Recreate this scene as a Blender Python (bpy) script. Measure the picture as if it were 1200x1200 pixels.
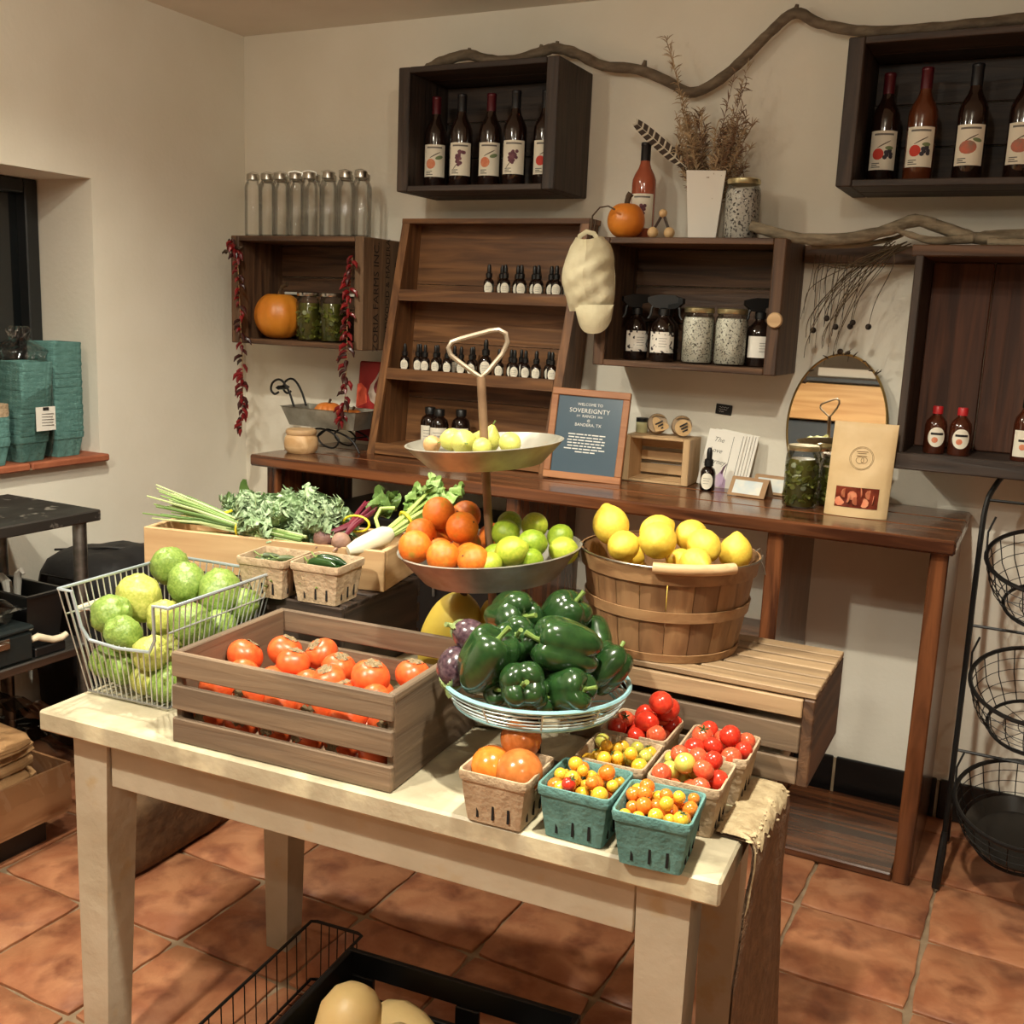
import bpy, bmesh, math, random
from mathutils import Vector, Matrix, Euler, noise
R = math.radians
PI = math.pi
S = bpy.context.scene
COL = S.collection
for _o in list(bpy.data.objects):
    bpy.data.objects.remove(_o)

# ---------------------------------------------------------------- camera
_yaw, _pitch, _roll = 0.4659295, 0.1863341, 0.0422894
_f = Vector((-math.sin(_yaw)*math.cos(_pitch), math.cos(_yaw)*math.cos(_pitch), -math.sin(_pitch)))
_r0 = Vector((math.cos(_yaw), math.sin(_yaw), 0))
_u0 = _r0.cross(_f)
_r = _r0*math.cos(_roll) + _u0*math.sin(_roll)
_u = -_r0*math.sin(_roll) + _u0*math.cos(_roll)
cam_data = bpy.data.cameras.new('camera')
cam = bpy.data.objects.new('camera', cam_data)
COL.objects.link(cam)
cam_data.sensor_width = 36
cam_data.lens = 36*1230/1200
cam_data.clip_start = .02
m3 = Matrix((_r, _u, -_f)).transposed()
cam.matrix_world = Matrix.Translation((2.848, -3.26, 1.45)) @ m3.to_4x4()
S.camera = cam

# ---------------------------------------------------------------- world, lights, exposure
W = bpy.data.worlds.new('world'); S.world = W
W.use_nodes = True
W.node_tree.nodes['Background'].inputs[0].default_value = (.05, .045, .04, 1)
W.node_tree.nodes['Background'].inputs[1].default_value = .3
S.view_settings.view_transform = 'Standard'
S.view_settings.look = 'None'
S.view_settings.gamma = 1
S.view_settings.use_curve_mapping = False
S.view_settings.exposure = 0.05
if hasattr(S, 'cycles'): S.cycles.transparent_max_bounces = 64
CEIL = 2.43
LAMPS = [(2.50, -2.25, 165), (1.60, -3.15, 195), (1.10, -1.60, 95), (4.0, -3.9, 60)]   # recessed ceiling downlights: x, y, watts
for _x, _y, _p in LAMPS:
    _l = bpy.data.lights.new('downlight_beam', 'SPOT')
    _l.energy = _p; _l.color = (1, .955, .80)
    _l.spot_size = R(150); _l.spot_blend = .55; _l.shadow_soft_size = .035
    _o = bpy.data.objects.new('downlight_beam', _l); COL.objects.link(_o)
    _o.location = (_x, _y, CEIL-.012)
    _g = bpy.data.lights.new('added_ceiling_fill', 'POINT')      # added point fill to brighten the ceiling, not part of the fitting
    _g.energy = _p*.085; _g.color = (1, .955, .80); _g.shadow_soft_size = .05
    _o = bpy.data.objects.new('added_ceiling_fill', _g); COL.objects.link(_o)
    _o.location = (_x, _y, CEIL-.16)

# ---------------------------------------------------------------- helpers
def C(*c):
    if len(c) == 1: c = c[0]
    return tuple((x/255/12.92 if x/255 <= .04045 else ((x/255+.055)/1.055)**2.4) for x in c)

class MB:
    "collects geometry, then links it as one mesh object"
    def __init__(s, sharp=42): s.v = []; s.f = []; s.sm = []; s.sharp = sharp
    def add(s, vs, fs, smooth=True, M=None):
        b = len(s.v)
        if M is not None: vs = [M @ Vector(v) for v in vs]
        s.v += [tuple(v) for v in vs]
        s.f += [tuple(i+b for i in f) for f in fs]
        s.sm += [smooth]*len(fs)
        return s
    def box(s, c, d, bev=0, M=None, rot=None):
        T = Matrix.Translation(c)
        if rot: T = T @ Euler(rot).to_matrix().to_4x4()
        if M is not None: T = M @ T
        hx, hy, hz = d[0]/2, d[1]/2, d[2]/2
        if bev <= 0:
            vs = [(x, y, z) for x in (-hx, hx) for y in (-hy, hy) for z in (-hz, hz)]
            fs = [(0,1,3,2),(4,6,7,5),(0,4,5,1),(2,3,7,6),(0,2,6,4),(1,5,7,3)]
        else:
            bm = bmesh.new(); bmesh.ops.create_cube(bm, size=1)
            for v in bm.verts: v.co = (v.co.x*d[0], v.co.y*d[1], v.co.z*d[2])
            bmesh.ops.bevel(bm, geom=bm.edges[:], offset=bev, segments=1, affect='EDGES')
            bm.verts.index_update()
            vs = [v.co.copy() for v in bm.verts]; fs = [tuple(v.index for v in f.verts) for f in bm.faces]
            bm.free()
        return s.add(vs, fs, False, T)
    def lathe(s, prof, seg=20, M=None, smooth=True, cap=True):
        vs = []; fs = []; n = len(prof)
        for r, z in prof:
            for k in range(seg):
                a = 2*PI*k/seg; vs.append((r*math.cos(a), r*math.sin(a), z))
        for i in range(n-1):
            for k in range(seg):
                k2 = (k+1) % seg
                fs.append((i*seg+k, i*seg+k2, (i+1)*seg+k2, (i+1)*seg+k))
        if cap:
            fs.append(tuple(reversed(range(seg)))); fs.append(tuple((n-1)*seg+k for k in range(seg)))
        return s.add(vs, fs, smooth, M)
    def tube(s, path, r, seg=6, closed=False, M=None, flat=1.0):
        P = [Vector(p) for p in path]; n = len(P)
        rs = r if isinstance(r, (list, tuple)) else [r]*n
        vs = []; fs = []; up = None
        for i in range(n):
            a = P[i-1] if (i > 0 or closed) else P[i]
            b = P[(i+1) % n] if (i < n-1 or closed) else P[i]
            t = (b-a)
            t = t.normalized() if t.length > 1e-9 else Vector((0, 0, 1))
            if up is None:
                up = Vector((0, 0, 1)) if abs(t.z) < .9 else Vector((1, 0, 0))
            sd = t.cross(up)
            if sd.length < 1e-6: sd = t.orthogonal()
            sd.normalize(); up = sd.cross(t).normalized()
            for k in range(seg):
                an = 2*PI*k/seg
                vs.append(P[i] + sd*(rs[i]*math.cos(an)) + up*(rs[i]*flat*math.sin(an)))
        for i in range(n if closed else n-1):
            i2 = (i+1) % n
            for k in range(seg):
                k2 = (k+1) % seg
                fs.append((i*seg+k, i*seg+k2, i2*seg+k2, i2*seg+k))
        if not closed:
            fs.append(tuple(reversed(range(seg)))); fs.append(tuple((n-1)*seg+k for k in range(seg)))
        return s.add(vs, fs, True, M)
    def ring(s, R_, r, z=0, seg=32, ts=6, M=None, ry=None):
        ry = R_ if ry is None else ry
        return s.tube([(R_*math.cos(2*PI*k/seg), ry*math.sin(2*PI*k/seg), z) for k in range(seg)], r, ts, True, M)
    def blob(s, rad, fn=None, seg=20, rings=12, M=None):
        vs = [(0, 0, 0)]*0; fs = []
        def pt(th, ph):
            d = Vector((math.sin(th)*math.cos(ph), math.sin(th)*math.sin(ph), math.cos(th)))
            k = fn(d, th, ph) if fn else 1
            if isinstance(k, Vector): return Vector((k.x*rad[0], k.y*rad[1], k.z*rad[2]))
            return Vector((d.x*rad[0]*k, d.y*rad[1]*k, d.z*rad[2]*k))
        vs = [pt(1e-4, 0)]
        for i in range(1, rings):
            for k in range(seg): vs.append(pt(PI*i/rings, 2*PI*k/seg))
        vs.append(pt(PI-1e-4, 0)); e = len(vs)-1
        for k in range(seg):
            fs.append((0, 1+k, 1+(k+1) % seg))
            fs.append((e, 1+(rings-2)*seg+(k+1) % seg, 1+(rings-2)*seg+k))
        for i in range(rings-2):
            for k in range(seg):
                a = 1+i*seg+k; b = 1+i*seg+(k+1) % seg
                fs.append((a, a+seg, b+seg, b))
        return s.add(vs, fs, True, M)
    def grid(s, nu, nv, fn, M=None, smooth=True):
        vs = [fn(i/nu, j/nv) for i in range(nu+1) for j in range(nv+1)]
        fs = [(i*(nv+1)+j, (i+1)*(nv+1)+j, (i+1)*(nv+1)+j+1, i*(nv+1)+j+1) for i in range(nu) for j in range(nv)]
        return s.add(vs, fs, smooth, M)
    def prism(s, pts, h, M=None, z0=0):
        n = len(pts)
        vs = [(x, y, z0) for x, y in pts] + [(x, y, z0+h) for x, y in pts]
        fs = [tuple(reversed(range(n))), tuple(range(n, 2*n))] + [(i, (i+1) % n, n+(i+1) % n, n+i) for i in range(n)]
        return s.add(vs, fs, False, M)
    def mesh(s, name, mat):
        me = bpy.data.meshes.new(name)
        me.from_pydata(s.v, [], s.f)
        me.polygons.foreach_set('use_smooth', s.sm)
        if any(s.sm) and s.sharp: me.set_sharp_from_angle(angle=R(s.sharp))
        me.update()
        if mat: me.materials.append(mat)
        return me
    def build(s, name, mat, parent=None, loc=None, rot=None):
        return put(name, s.mesh(name, mat), parent, loc, rot)

def put(name, me, parent=None, loc=None, rot=None, sc=None):
    o = bpy.data.objects.new(name, me); COL.objects.link(o)
    if parent is not None: o.parent = parent
    if loc is not None: o.location = loc
    if rot is not None: o.rotation_euler = rot
    if sc is not None: o.scale = sc if isinstance(sc, (tuple, list)) else (sc,)*3
    return o
def tag(o, label, cat, group=None, kind=None):
    o['label'] = label; o['category'] = cat
    if group: o['group'] = group
    if kind: o['kind'] = kind
    return o
def struct(o):
    o['kind'] = 'structure'; return o
def thing(name, label, cat, loc=(0, 0, 0), rot=(0, 0, 0), group=None):
    o = bpy.data.objects.new(name, None); COL.objects.link(o)
    o.empty_display_size = .02
    o.location = loc; o.rotation_euler = rot if isinstance(rot, (tuple, list)) else (0, 0, rot)
    return tag(o, label, cat, group)
KIDS = {}
def copy_tree(o, parent=None, loc=None, rot=None, label=None):
    c = o.copy(); COL.objects.link(c); c.parent = parent
    if loc is not None: c.location = loc
    if rot is not None: c.rotation_euler = rot if isinstance(rot, (tuple, list)) else (0, 0, rot)
    if label: c['label'] = label
    for ch in [x for x in COL.objects if x.parent == o]:
        copy_tree(ch, c)
    return c
def TR(loc=(0, 0, 0), rot=(0, 0, 0), sc=(1, 1, 1)):
    return Matrix.Translation(loc) @ Euler(rot).to_matrix().to_4x4() @ Matrix.Diagonal((*sc, 1))
def text_mb(body, size, mat=None, align='CENTER', shear=0, extrude=0.0, spacing=1.0):
    cu = bpy.data.curves.new('lettering', 'FONT')
    cu.body = body; cu.size = size; cu.align_x = align; cu.align_y = 'CENTER'; cu.shear = shear
    cu.space_character = spacing; cu.extrude = extrude; cu.resolution_u = 2
    o = bpy.data.objects.new('lettering_tmp', cu); COL.objects.link(o)
    me = bpy.data.meshes.new_from_object(o.evaluated_get(bpy.context.evaluated_depsgraph_get()))
    mb = MB(); mb.add([v.co.copy() for v in me.vertices], [tuple(p.vertices) for p in me.polygons], False)
    bpy.data.objects.remove(o); bpy.data.meshes.remove(me); bpy.data.curves.remove(cu)
    return mb

# ---------------------------------------------------------------- materials
MATS = {}
def M(name, c1, c2=None, sc=(8, 8, 8), detail=4, lo=.35, hi=.65, rough=.5, rough2=None, metal=0, bump=0, bsc=None,
      coat=0, dist=0, rand=0, sss=0, spec=.5, c3=None, sc3=3, lo3=.5, hi3=.62, coord='Object', sheen=0):
    if name in MATS: return MATS[name]
    m = bpy.data.materials.new(name); m.use_nodes = True; MATS[name] = m
    nt = m.node_tree; N = nt.nodes; L = nt.links
    b = N['Principled BSDF']
    b.inputs['Roughness'].default_value = rough; b.inputs['Metallic'].default_value = metal
    b.inputs['Coat Weight'].default_value = coat; b.inputs['Coat Roughness'].default_value = .12
    b.inputs['Specular IOR Level'].default_value = spec
    b.inputs['Sheen Weight'].default_value = sheen
    if sss:
        b.inputs['Subsurface Weight'].default_value = sss; b.inputs['Subsurface Scale'].default_value = .01
        b.inputs['Subsurface Radius'].default_value = (1, .5, .25)
    b.inputs['Base Color'].default_value = (*C(c1), 1)
    if c2 is None and not bump: return m
    tc = N.new('ShaderNodeTexCoord'); mp = N.new('ShaderNodeMapping')
    mp.inputs['Scale'].default_value = sc
    L.new(tc.outputs[coord], mp.inputs[0])
    vec = mp.outputs[0]
    if rand is not None:
        oi = N.new('ShaderNodeObjectInfo'); ml = N.new('ShaderNodeMath'); ml.operation = 'MULTIPLY'; ml.inputs[1].default_value = 37.0
        L.new(oi.outputs['Random'], ml.inputs[0])
        ad = N.new('ShaderNodeVectorMath'); ad.operation = 'ADD'
        L.new(vec, ad.inputs[0]); L.new(ml.outputs[0], ad.inputs[1]); vec = ad.outputs[0]
    nz = N.new('ShaderNodeTexNoise'); nz.inputs['Scale'].default_value = 1; nz.inputs['Detail'].default_value = detail
    nz.inputs['Distortion'].default_value = dist
    L.new(vec, nz.inputs['Vector'])
    col = None
    if c2 is not None:
        rp = N.new('ShaderNodeValToRGB')
        rp.color_ramp.elements[0].position = lo; rp.color_ramp.elements[0].color = (*C(c1), 1)
        rp.color_ramp.elements[1].position = hi; rp.color_ramp.elements[1].color = (*C(c2), 1)
        L.new(nz.outputs['Fac'], rp.inputs[0]); col = rp.outputs[0]
        if c3 is not None:
            n3 = N.new('ShaderNodeTexNoise'); n3.inputs['Scale'].default_value = sc3; n3.inputs['Detail'].default_value = 5
            L.new(tc.outputs[coord], n3.inputs['Vector'])
            r3 = N.new('ShaderNodeMapRange'); r3.inputs[1].default_value = lo3; r3.inputs[2].default_value = hi3
            L.new(n3.outputs['Fac'], r3.inputs[0])
            mx = N.new('ShaderNodeMix'); mx.data_type = 'RGBA'
            L.new(r3.outputs[0], mx.inputs[0]); L.new(col, mx.inputs[6]); mx.inputs[7].default_value = (*C(c3), 1)
            col = mx.outputs[2]
    if rand:
        oi2 = N.new('ShaderNodeObjectInfo'); mr = N.new('ShaderNodeMapRange')
        mr.inputs[3].default_value = 1-rand; mr.inputs[4].default_value = 1+rand
        L.new(oi2.outputs['Random'], mr.inputs[0])
        hs = N.new('ShaderNodeHueSaturation')
        L.new(mr.outputs[0], hs.inputs['Value'])
        if col is not None: L.new(col, hs.inputs['Color'])
        else: hs.inputs['Color'].default_value = (*C(c1), 1)
        col = hs.outputs[0]
    if col is not None: L.new(col, b.inputs['Base Color'])
    if rough2 is not None:
        rr = N.new('ShaderNodeMapRange'); rr.inputs[1].default_value = lo; rr.inputs[2].default_value = hi
        rr.inputs[3].default_value = rough; rr.inputs[4].default_value = rough2
        L.new(nz.outputs['Fac'], rr.inputs[0]); L.new(rr.outputs[0], b.inputs['Roughness'])
    if bump:
        bp = N.new('ShaderNodeBump'); bp.inputs['Strength'].default_value = bump; bp.inputs['Distance'].default_value = .01
        src = nz
        if bsc:
            src = N.new('ShaderNodeTexNoise'); src.inputs['Scale'].default_value = bsc; src.inputs['Detail'].default_value = 4
            L.new(tc.outputs[coord], src.inputs['Vector'])
        L.new(src.outputs['Fac'], bp.inputs['Height']); L.new(bp.outputs[0], b.inputs['Normal'])
    return m
def wood(name, c1, c2, ax='x', rough=.55, bump=.25, k=1.0, rand=.12, coat=0, lo=.38, hi=.64, **kw):
    sc = {'x': (2.2, 34, 34), 'y': (34, 2.2, 34), 'z': (34, 34, 2.2)}[ax]
    return M(name+'_'+ax, c1, c2, sc=tuple(s*k for s in sc), detail=5, dist=.9, rough=rough, bump=bump, rand=rand, coat=coat, lo=lo, hi=hi, **kw)
def film(name, tint=(254, 254, 254), edge=(234, 238, 236), rough=.03, refl=.7, dens=0.0):
    "thin clear glass or plastic sheet: lets light straight through, mirrors more at grazing angles"
    if name in MATS: return MATS[name]
    m = bpy.data.materials.new(name); m.use_nodes = True; MATS[name] = m
    nt = m.node_tree; N = nt.nodes; L = nt.links; N.remove(N['Principled BSDF'])
    out = N['Material Output']
    tr = N.new('ShaderNodeBsdfTransparent'); gl = N.new('ShaderNodeBsdfGlossy'); gl.inputs['Roughness'].default_value = rough
    lw = N.new('ShaderNodeLayerWeight'); lw.inputs['Blend'].default_value = .35
    mx = N.new('ShaderNodeMix'); mx.data_type = 'RGBA'
    mx.inputs[6].default_value = (*C(tint), 1); mx.inputs[7].default_value = (*C(edge), 1)
    L.new(lw.outputs['Facing'], mx.inputs[0]); L.new(mx.outputs[2], tr.inputs[0])
    fr = N.new('ShaderNodeFresnel'); fr.inputs[0].default_value = 1.5
    ms = N.new('ShaderNodeMixShader')
    ml = N.new('ShaderNodeMath'); ml.operation = 'MULTIPLY_ADD'; ml.inputs[1].default_value = refl; ml.inputs[2].default_value = dens
    L.new(fr.outputs[0], ml.inputs[0]); L.new(ml.outputs[0], ms.inputs[0])
    L.new(tr.outputs[0], ms.inputs[1]); L.new(gl.outputs[0], ms.inputs[2]); L.new(ms.outputs[0], out.inputs[0])
    return m

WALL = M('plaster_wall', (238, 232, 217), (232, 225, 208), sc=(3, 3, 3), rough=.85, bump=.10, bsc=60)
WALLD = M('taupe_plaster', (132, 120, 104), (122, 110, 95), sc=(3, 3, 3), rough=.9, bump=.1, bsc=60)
CEILM = M('plaster_ceiling', (234, 227, 214), (226, 218, 204), sc=(3, 3, 3), rough=.9, bump=.12, bsc=25)
TILE = M('terracotta_tile', (162, 100, 66), (190, 132, 94), sc=(9, 9, 9), detail=9, dist=.6, lo=.36, hi=.62, rough=.62, rough2=.45, bump=.4, bsc=22, rand=.12,
         c3=(134, 80, 54), sc3=9, lo3=.50, hi3=.66)
GROUT = M('grey_grout', (164, 142, 114), (140, 116, 90), sc=(22, 22, 22), rough=.9, bump=.3)
BLACKTILE = M('black_glazed_tile', (22, 20, 19), rough=.25)
SILLRED = M('red_clay_sill', (176, 105, 72), (152, 84, 56), sc=(14, 14, 14), rough=.7, bump=.2)
DARKF = M('black_painted_frame', (28, 30, 31), rough=.4)
NIGHT = M('night_glass_pane', (16, 20, 22), rough=.04, coat=.5)
STEEL = M('stainless_steel', (150, 148, 144), (120, 117, 112), sc=(40, 3, 40), rough=.38, metal=1, bump=.05)
STEELD = M('scuffed_steel_top', (92, 88, 84), (70, 66, 62), sc=(6, 3, 6), rough=.42, rough2=.6, metal=.85, bump=.1, c3=(176, 170, 160), sc3=24, lo3=.62, hi3=.7)
PAINT = M('chipped_cream_paint', (186, 175, 153), (170, 158, 135), sc=(6, 6, 6), detail=6, rough=.6, bump=.25, bsc=30, c3=(176, 156, 122), sc3=11, lo3=.60, hi3=.70)
PAINTTOP = M('worn_cream_tabletop', (182, 171, 145), (164, 152, 126), sc=(14, 14, 14), detail=8, rough=.5, bump=.3, bsc=25, c3=(206, 196, 164), sc3=10, lo3=.50, hi3=.62)
PAPERM = M('white_paper', (238, 233, 222), rough=.8)
CREAM = M('cream_label', (238, 231, 212), rough=.7)
BLACK = M('black_plastic', (20, 19, 19), rough=.4)
BLACKM = M('black_metal', (22, 20, 19), rough=.45, metal=.3)
GALV = M('galvanised_steel', (168, 164, 152), (128, 123, 110), sc=(14, 14, 14), detail=6, rough=.40, rough2=.55, metal=.4, bump=.08, c3=(146, 132, 102), sc3=8, lo3=.55, hi3=.66)
GOLD = M('gold_lid', (204, 192, 150), rough=.3, metal=.9)
SILVER = M('silver_lid', (196, 192, 184), rough=.25, metal=1)
PULPT = M('teal_pulp', (98, 142, 136), (80, 122, 116), sc=(30, 30, 30), rough=.85, bump=.35, bsc=120)
PULPB = M('tan_pulp', (186, 162, 132), (166, 142, 112), sc=(30, 30, 30), rough=.88, bump=.35, bsc=120)
GLASSM = film('clear_glass')
JARG = film('jar_glass', (252, 253, 251), (228, 232, 227))
# ================================================================ THE SETTING
RX, RY = 4.6, -4.9
# floor of terracotta tiles (grid measured from the grout lines)
fl = struct(MB().box((RX/2, RY/2, -.055), (RX+.4, -RY+.4, .09)).build('floor', GROUT))
random.seed(3)
PITCH = .305
def tile_mesh(sd, w=.295, d=.295):
    rnd = random.Random(sd); n = 6; top = []
    for i in range(4*n):
        k, t = divmod(i, n); t = t/n
        x, y = [(-1+2*t, -1), (1, -1+2*t), (1-2*t, 1), (-1, 1-2*t)][k]
        rr = .035
        j = rnd.uniform(-.0022, .0022)
        if t == 0: x *= .972; y *= .972
        top.append((x*w/2+j, y*d/2+rnd.uniform(-.0022, .0022)))
    N_ = len(top); mb = MB(); vs = [(x, y, -.012) for x, y in top]+[(x, y, -.004) for x, y in top]+[(x*.968, y*.968, 0) for x, y in top]
    vs.append((0, 0, .0012))
    fs = []
    for i in range(N_):
        i2 = (i+1) % N_
        fs += [(i, i2, N_+i2, N_+i), (N_+i, N_+i2, 2*N_+i2, 2*N_+i), (2*N_+i, 2*N_+i2, 3*N_)]
    mb.add(vs, fs, True)
    return mb.mesh('tile', TILE)
TM = [tile_mesh(i) for i in range(5)]
x0 = 2.4325+PITCH/2-9*PITCH; y0 = -.41-PITCH/2+2*PITCH
for i in range(20):
    for j in range(20):
        x = x0+i*PITCH; y = y0-j*PITCH
        if -.15 < x < 3.7 and -2.75 < y < .16:
            put('tile', random.choice(TM), fl, (x, y, random.uniform(-.0012, .0012)), (random.uniform(-.003, .003), random.uniform(-.003, .003), random.choice((0, PI/2, PI, -PI/2))+random.uniform(-.006, .006)))
mb = MB()
for i in range(20):
    for j in range(20):
        x = x0+i*PITCH; y = y0-j*PITCH
        if x < RX and y > RY-.1 and not (-.15 < x < 3.7 and -2.75 < y < .16) and x > -.15:
            mb.box((x, y, -.006), (.29, .29, .012), .004)
mb.build('tile_field', TILE, fl)['kind'] = 'stuff'

struct(MB().box((RX/2, .06, CEIL/2), (RX+.6, .12, CEIL+.1)).build('wall_back', WALL))
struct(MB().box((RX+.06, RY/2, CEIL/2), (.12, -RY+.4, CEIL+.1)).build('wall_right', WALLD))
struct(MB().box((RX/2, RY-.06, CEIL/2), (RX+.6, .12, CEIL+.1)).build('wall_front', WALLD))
struct(MB().box((RX/2, RY/2, CEIL+.06), (RX+.6, -RY+.6, .12)).build('ceiling', CEILM))
# left wall with its deep window niche
NY0, NY1, NZ0, NZ1 = -.735, -2.25, .905, 1.825
mb = MB()
mb.box((-.17, (NY0)/2, CEIL/2), (.34, -NY0, CEIL))
mb.box((-.17, (NY1+RY)/2, CEIL/2), (.34, NY1-RY, CEIL))
mb.box((-.17, (NY0+NY1)/2, NZ0/2), (.34, NY0-NY1, NZ0))
mb.box((-.17, (NY0+NY1)/2, (NZ1+CEIL)/2), (.34, NY0-NY1, CEIL-NZ1))
struct(mb.build('wall_left', WALL))
w1 = struct(MB().box((-.30, (NY0+NY1)/2, (NZ0+NZ1)/2), (.012, NY0-NY1-.02, NZ1-NZ0-.02)).build('window_1', NIGHT))
for nm, c, d in (('window_frame', (-.275, NY0-.028, (NZ0+NZ1)/2), (.05, .05, NZ1-NZ0-.004)), ('window_frame', (-.275, NY1+.028, (NZ0+NZ1)/2), (.05, .05, NZ1-NZ0-.004)),
                 ('window_frame', (-.275, (NY0+NY1)/2, NZ1-.026), (.05, NY0-NY1-.11, .045)), ('window_frame', (-.275, (NY0+NY1)/2, NZ0+.05), (.05, NY0-NY1-.11, .045)),
                 ('window_frame', (-.275, (NY0+NY1)/2, (NZ0+NZ1)/2), (.045, .05, NZ1-NZ0-.14))):
    MB().box(c, d, .004).build(nm, DARKF, w1)
sill = MB(); n = 5; L_ = (NY0-NY1+.05)/n
sl = struct(MB().box((-.115, (NY0+NY1)/2, .908), (.30, NY0-NY1-.004, .006)).build('trim_1', GROUT))
for k in range(n):
    MB().box((-.105, NY0+.012-L_*(k+.5), .916), (.29 if k else .29, L_-.006, .024), .005).build('sill_tile', SILLRED, sl)
# black tile skirting
bb = struct(MB().box((RX/2, -.004, .06), (RX, .006, .118)).build('baseboard_back', GROUT))
bt = MB().box((0, 0, 0), (.296, .012, .124), .003).mesh('skirting_tile', BLACKTILE)
for k in range(15):
    put('skirting_tile', bt, bb, (2.387+PITCH/2+(k-8)*PITCH, -.008, .064))
bb = struct(MB().box((.004, -1.2, .06), (.006, 2.36, .118)).build('baseboard_left', GROUT))
for k in range(7):
    put('skirting_tile', bt, bb, (.008, -.19-k*PITCH, .064), (0, 0, PI/2))
# ceiling downlights the beams come from
LENS = bpy.data.materials.new('lit_lamp_lens'); LENS.use_nodes = True
_b = LENS.node_tree.nodes['Principled BSDF']; _b.inputs['Emission Color'].default_value = (1, .8, .55, 1); _b.inputs['Emission Strength'].default_value = 6
TRIMW = M('white_trim', (225, 222, 214), rough=.5)
for k, (x, y, p) in enumerate(LAMPS):
    t = thing('ceiling_downlight', 'round recessed downlight with a white trim ring in the plaster ceiling', 'ceiling light', (x, y, CEIL), group='recessed ceiling downlights')
    MB().lathe([(.052, 0), (.075, 0), (.074, -.004), (.054, -.008), (.052, 0)], 28, cap=False).build('trim_ring', TRIMW, t)
    MB().lathe([(.001, -.001), (.052, -.001), (.052, -.0025), (.001, -.0025)], 24).build('lens', LENS, t)
# ================================================================ WOOD PALETTE
def WD(ax): return wood('old_crate_wood', (66, 45, 31), (108, 77, 53), ax, rough=.6, bump=.4)
def WDK(ax): return wood('dark_crate_wood', (42, 33, 28), (70, 55, 45), ax, rough=.6, bump=.4)
def WL(ax): return wood('ladder_shelf_wood', (92, 60, 36), (134, 92, 56), ax, rough=.5, bump=.25)
def WC(ax): return wood('varnished_console_wood', (56, 29, 17), (122, 74, 44), ax, rough=.24, bump=.12, coat=.35, k=.7)
def WG(ax): return wood('grey_brown_slat_wood', (104, 86, 68), (132, 110, 86), ax, rough=.7, bump=.3)
def WT(ax): return wood('tan_slat_wood', (136, 111, 82), (164, 136, 102), ax, rough=.65, bump=.25)
def WP(ax): return wood('pale_pine_wood', (190, 153, 110), (208, 174, 130), ax, rough=.55, bump=.12)

# ================================================================ CONSOLE
con = thing('console_table', 'long dark varnished plank console table along the back wall', 'console table', (1.6, -.255, 0))
cx, cy = 1.6, -.255
def cpart(name, c, d, ax, bev=.004): return MB().box((c[0]-cx, c[1]-cy, c[2]), d, bev).build(name, WC(ax), con)
for k, (a, b) in enumerate(((-.006, -.172), (-.174, -.342), (-.344, -.512))):
    cpart('top_plank', (1.575+.0, (a+b)/2, .927), (2.23, a-b, .038), 'x', .006)
for x, w in ((.53, .045), (1.45, .045), (2.243, .045), (2.653, .045)):
    cpart('leg_panel', (x, -.26, .454), (w, .44, .907), 'z')
cpart('floor_board', (2.448, -.26, .012), (.36, .44, .024), 'x')
cpart('floor_board', (1.846, -.26, .012), (.74, .44, .024), 'x')
cpart('floor_board', (.99, -.26, .012), (.87, .44, .024), 'x')
cpart('inner_shelf', (1.846, -.26, .52), (.746, .44, .03), 'x')

# ================================================================ WALL CRATES
def wall_crate(name, label, x0, x1, z0, z1, dep=.255, te=.036, tb=.018, mat=WD, open_right=False, boards=3, group=None):
    t = thing(name, label, 'wooden crate', ((x0+x1)/2, -dep/2, z0), group=group)
    w = x1-x0; h = z1-z0
    def p(nm, c, d, ax, bev=.003): return MB().box((c[0]-(x0+x1)/2, c[1]+dep/2, c[2]-z0), d, bev).build(nm, mat(ax), t)
    e1 = p('end_panel', (x0+te/2, -dep/2, (z0+z1)/2), (te, dep, h), 'z')
    e2 = p('end_panel', (x1-te/2, -dep/2, (z0+z1)/2), (te, dep, h), 'z')
    for zz in (z0+tb/2, z1-tb/2):
        for a, b in ((0, .49), (.51, 1)):
            p('side_board', ((x0+x1)/2, -dep*(a+b)/2, zz), (w-2*te-.001, dep*(b-a), tb), 'x', .002)
    hb = (h-2*tb)/boards
    for k in range(boards):
        p('back_board', ((x0+x1)/2, -.008, z0+tb+hb*(k+.5)), (w-2*te-.001, .012, hb-.003), 'x', .002)
    return t, e1, e2
crTL, _, _ = wall_crate('apple_crate', 'dark old apple crate on the wall holding five wine bottles', .862, 1.432, 1.828, 2.212, te=.042, mat=WDK)
crTR, _, _ = wall_crate('apple_crate', 'dark old apple crate on the wall above the branch holding pumpkin-labelled wine bottles', 2.268, 2.90, 1.822, 2.2, te=.042, mat=WDK)
crL, _, eL = wall_crate('apple_crate', 'weathered apple crate stencilled with farm lettering, glass bottles standing on it', .155, .735, 1.305, 1.686, te=.036)
crM, _, eM = wall_crate('apple_crate', 'weathered apple crate holding spray bottles and two jars of speckled salt', 1.590, 2.152, 1.308, 1.688, te=.036)
eL.data.materials[0] = wood('weathered_end_board', (104, 78, 54), (134, 104, 76), 'z', rough=.7, bump=.4)
INK = M('faded_black_ink', (26, 19, 15), rough=.8)
for s, yy, z_, sz in (('ZORIA FARMS INC.', -.175, 1.487, .044), ('BRENTWOOD & MADERA', -.105, 1.490, .034), ('CALIF.', -.045, 1.56, .044)):
    tm = text_mb(s, sz)
    o = MB(); o.add([(.735+.0006-.445, -v[1]+yy+.1275, v[0]+z_-1.305) for v in tm.v], tm.f, False)
    o.build('lettering', INK, eL)
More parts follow.
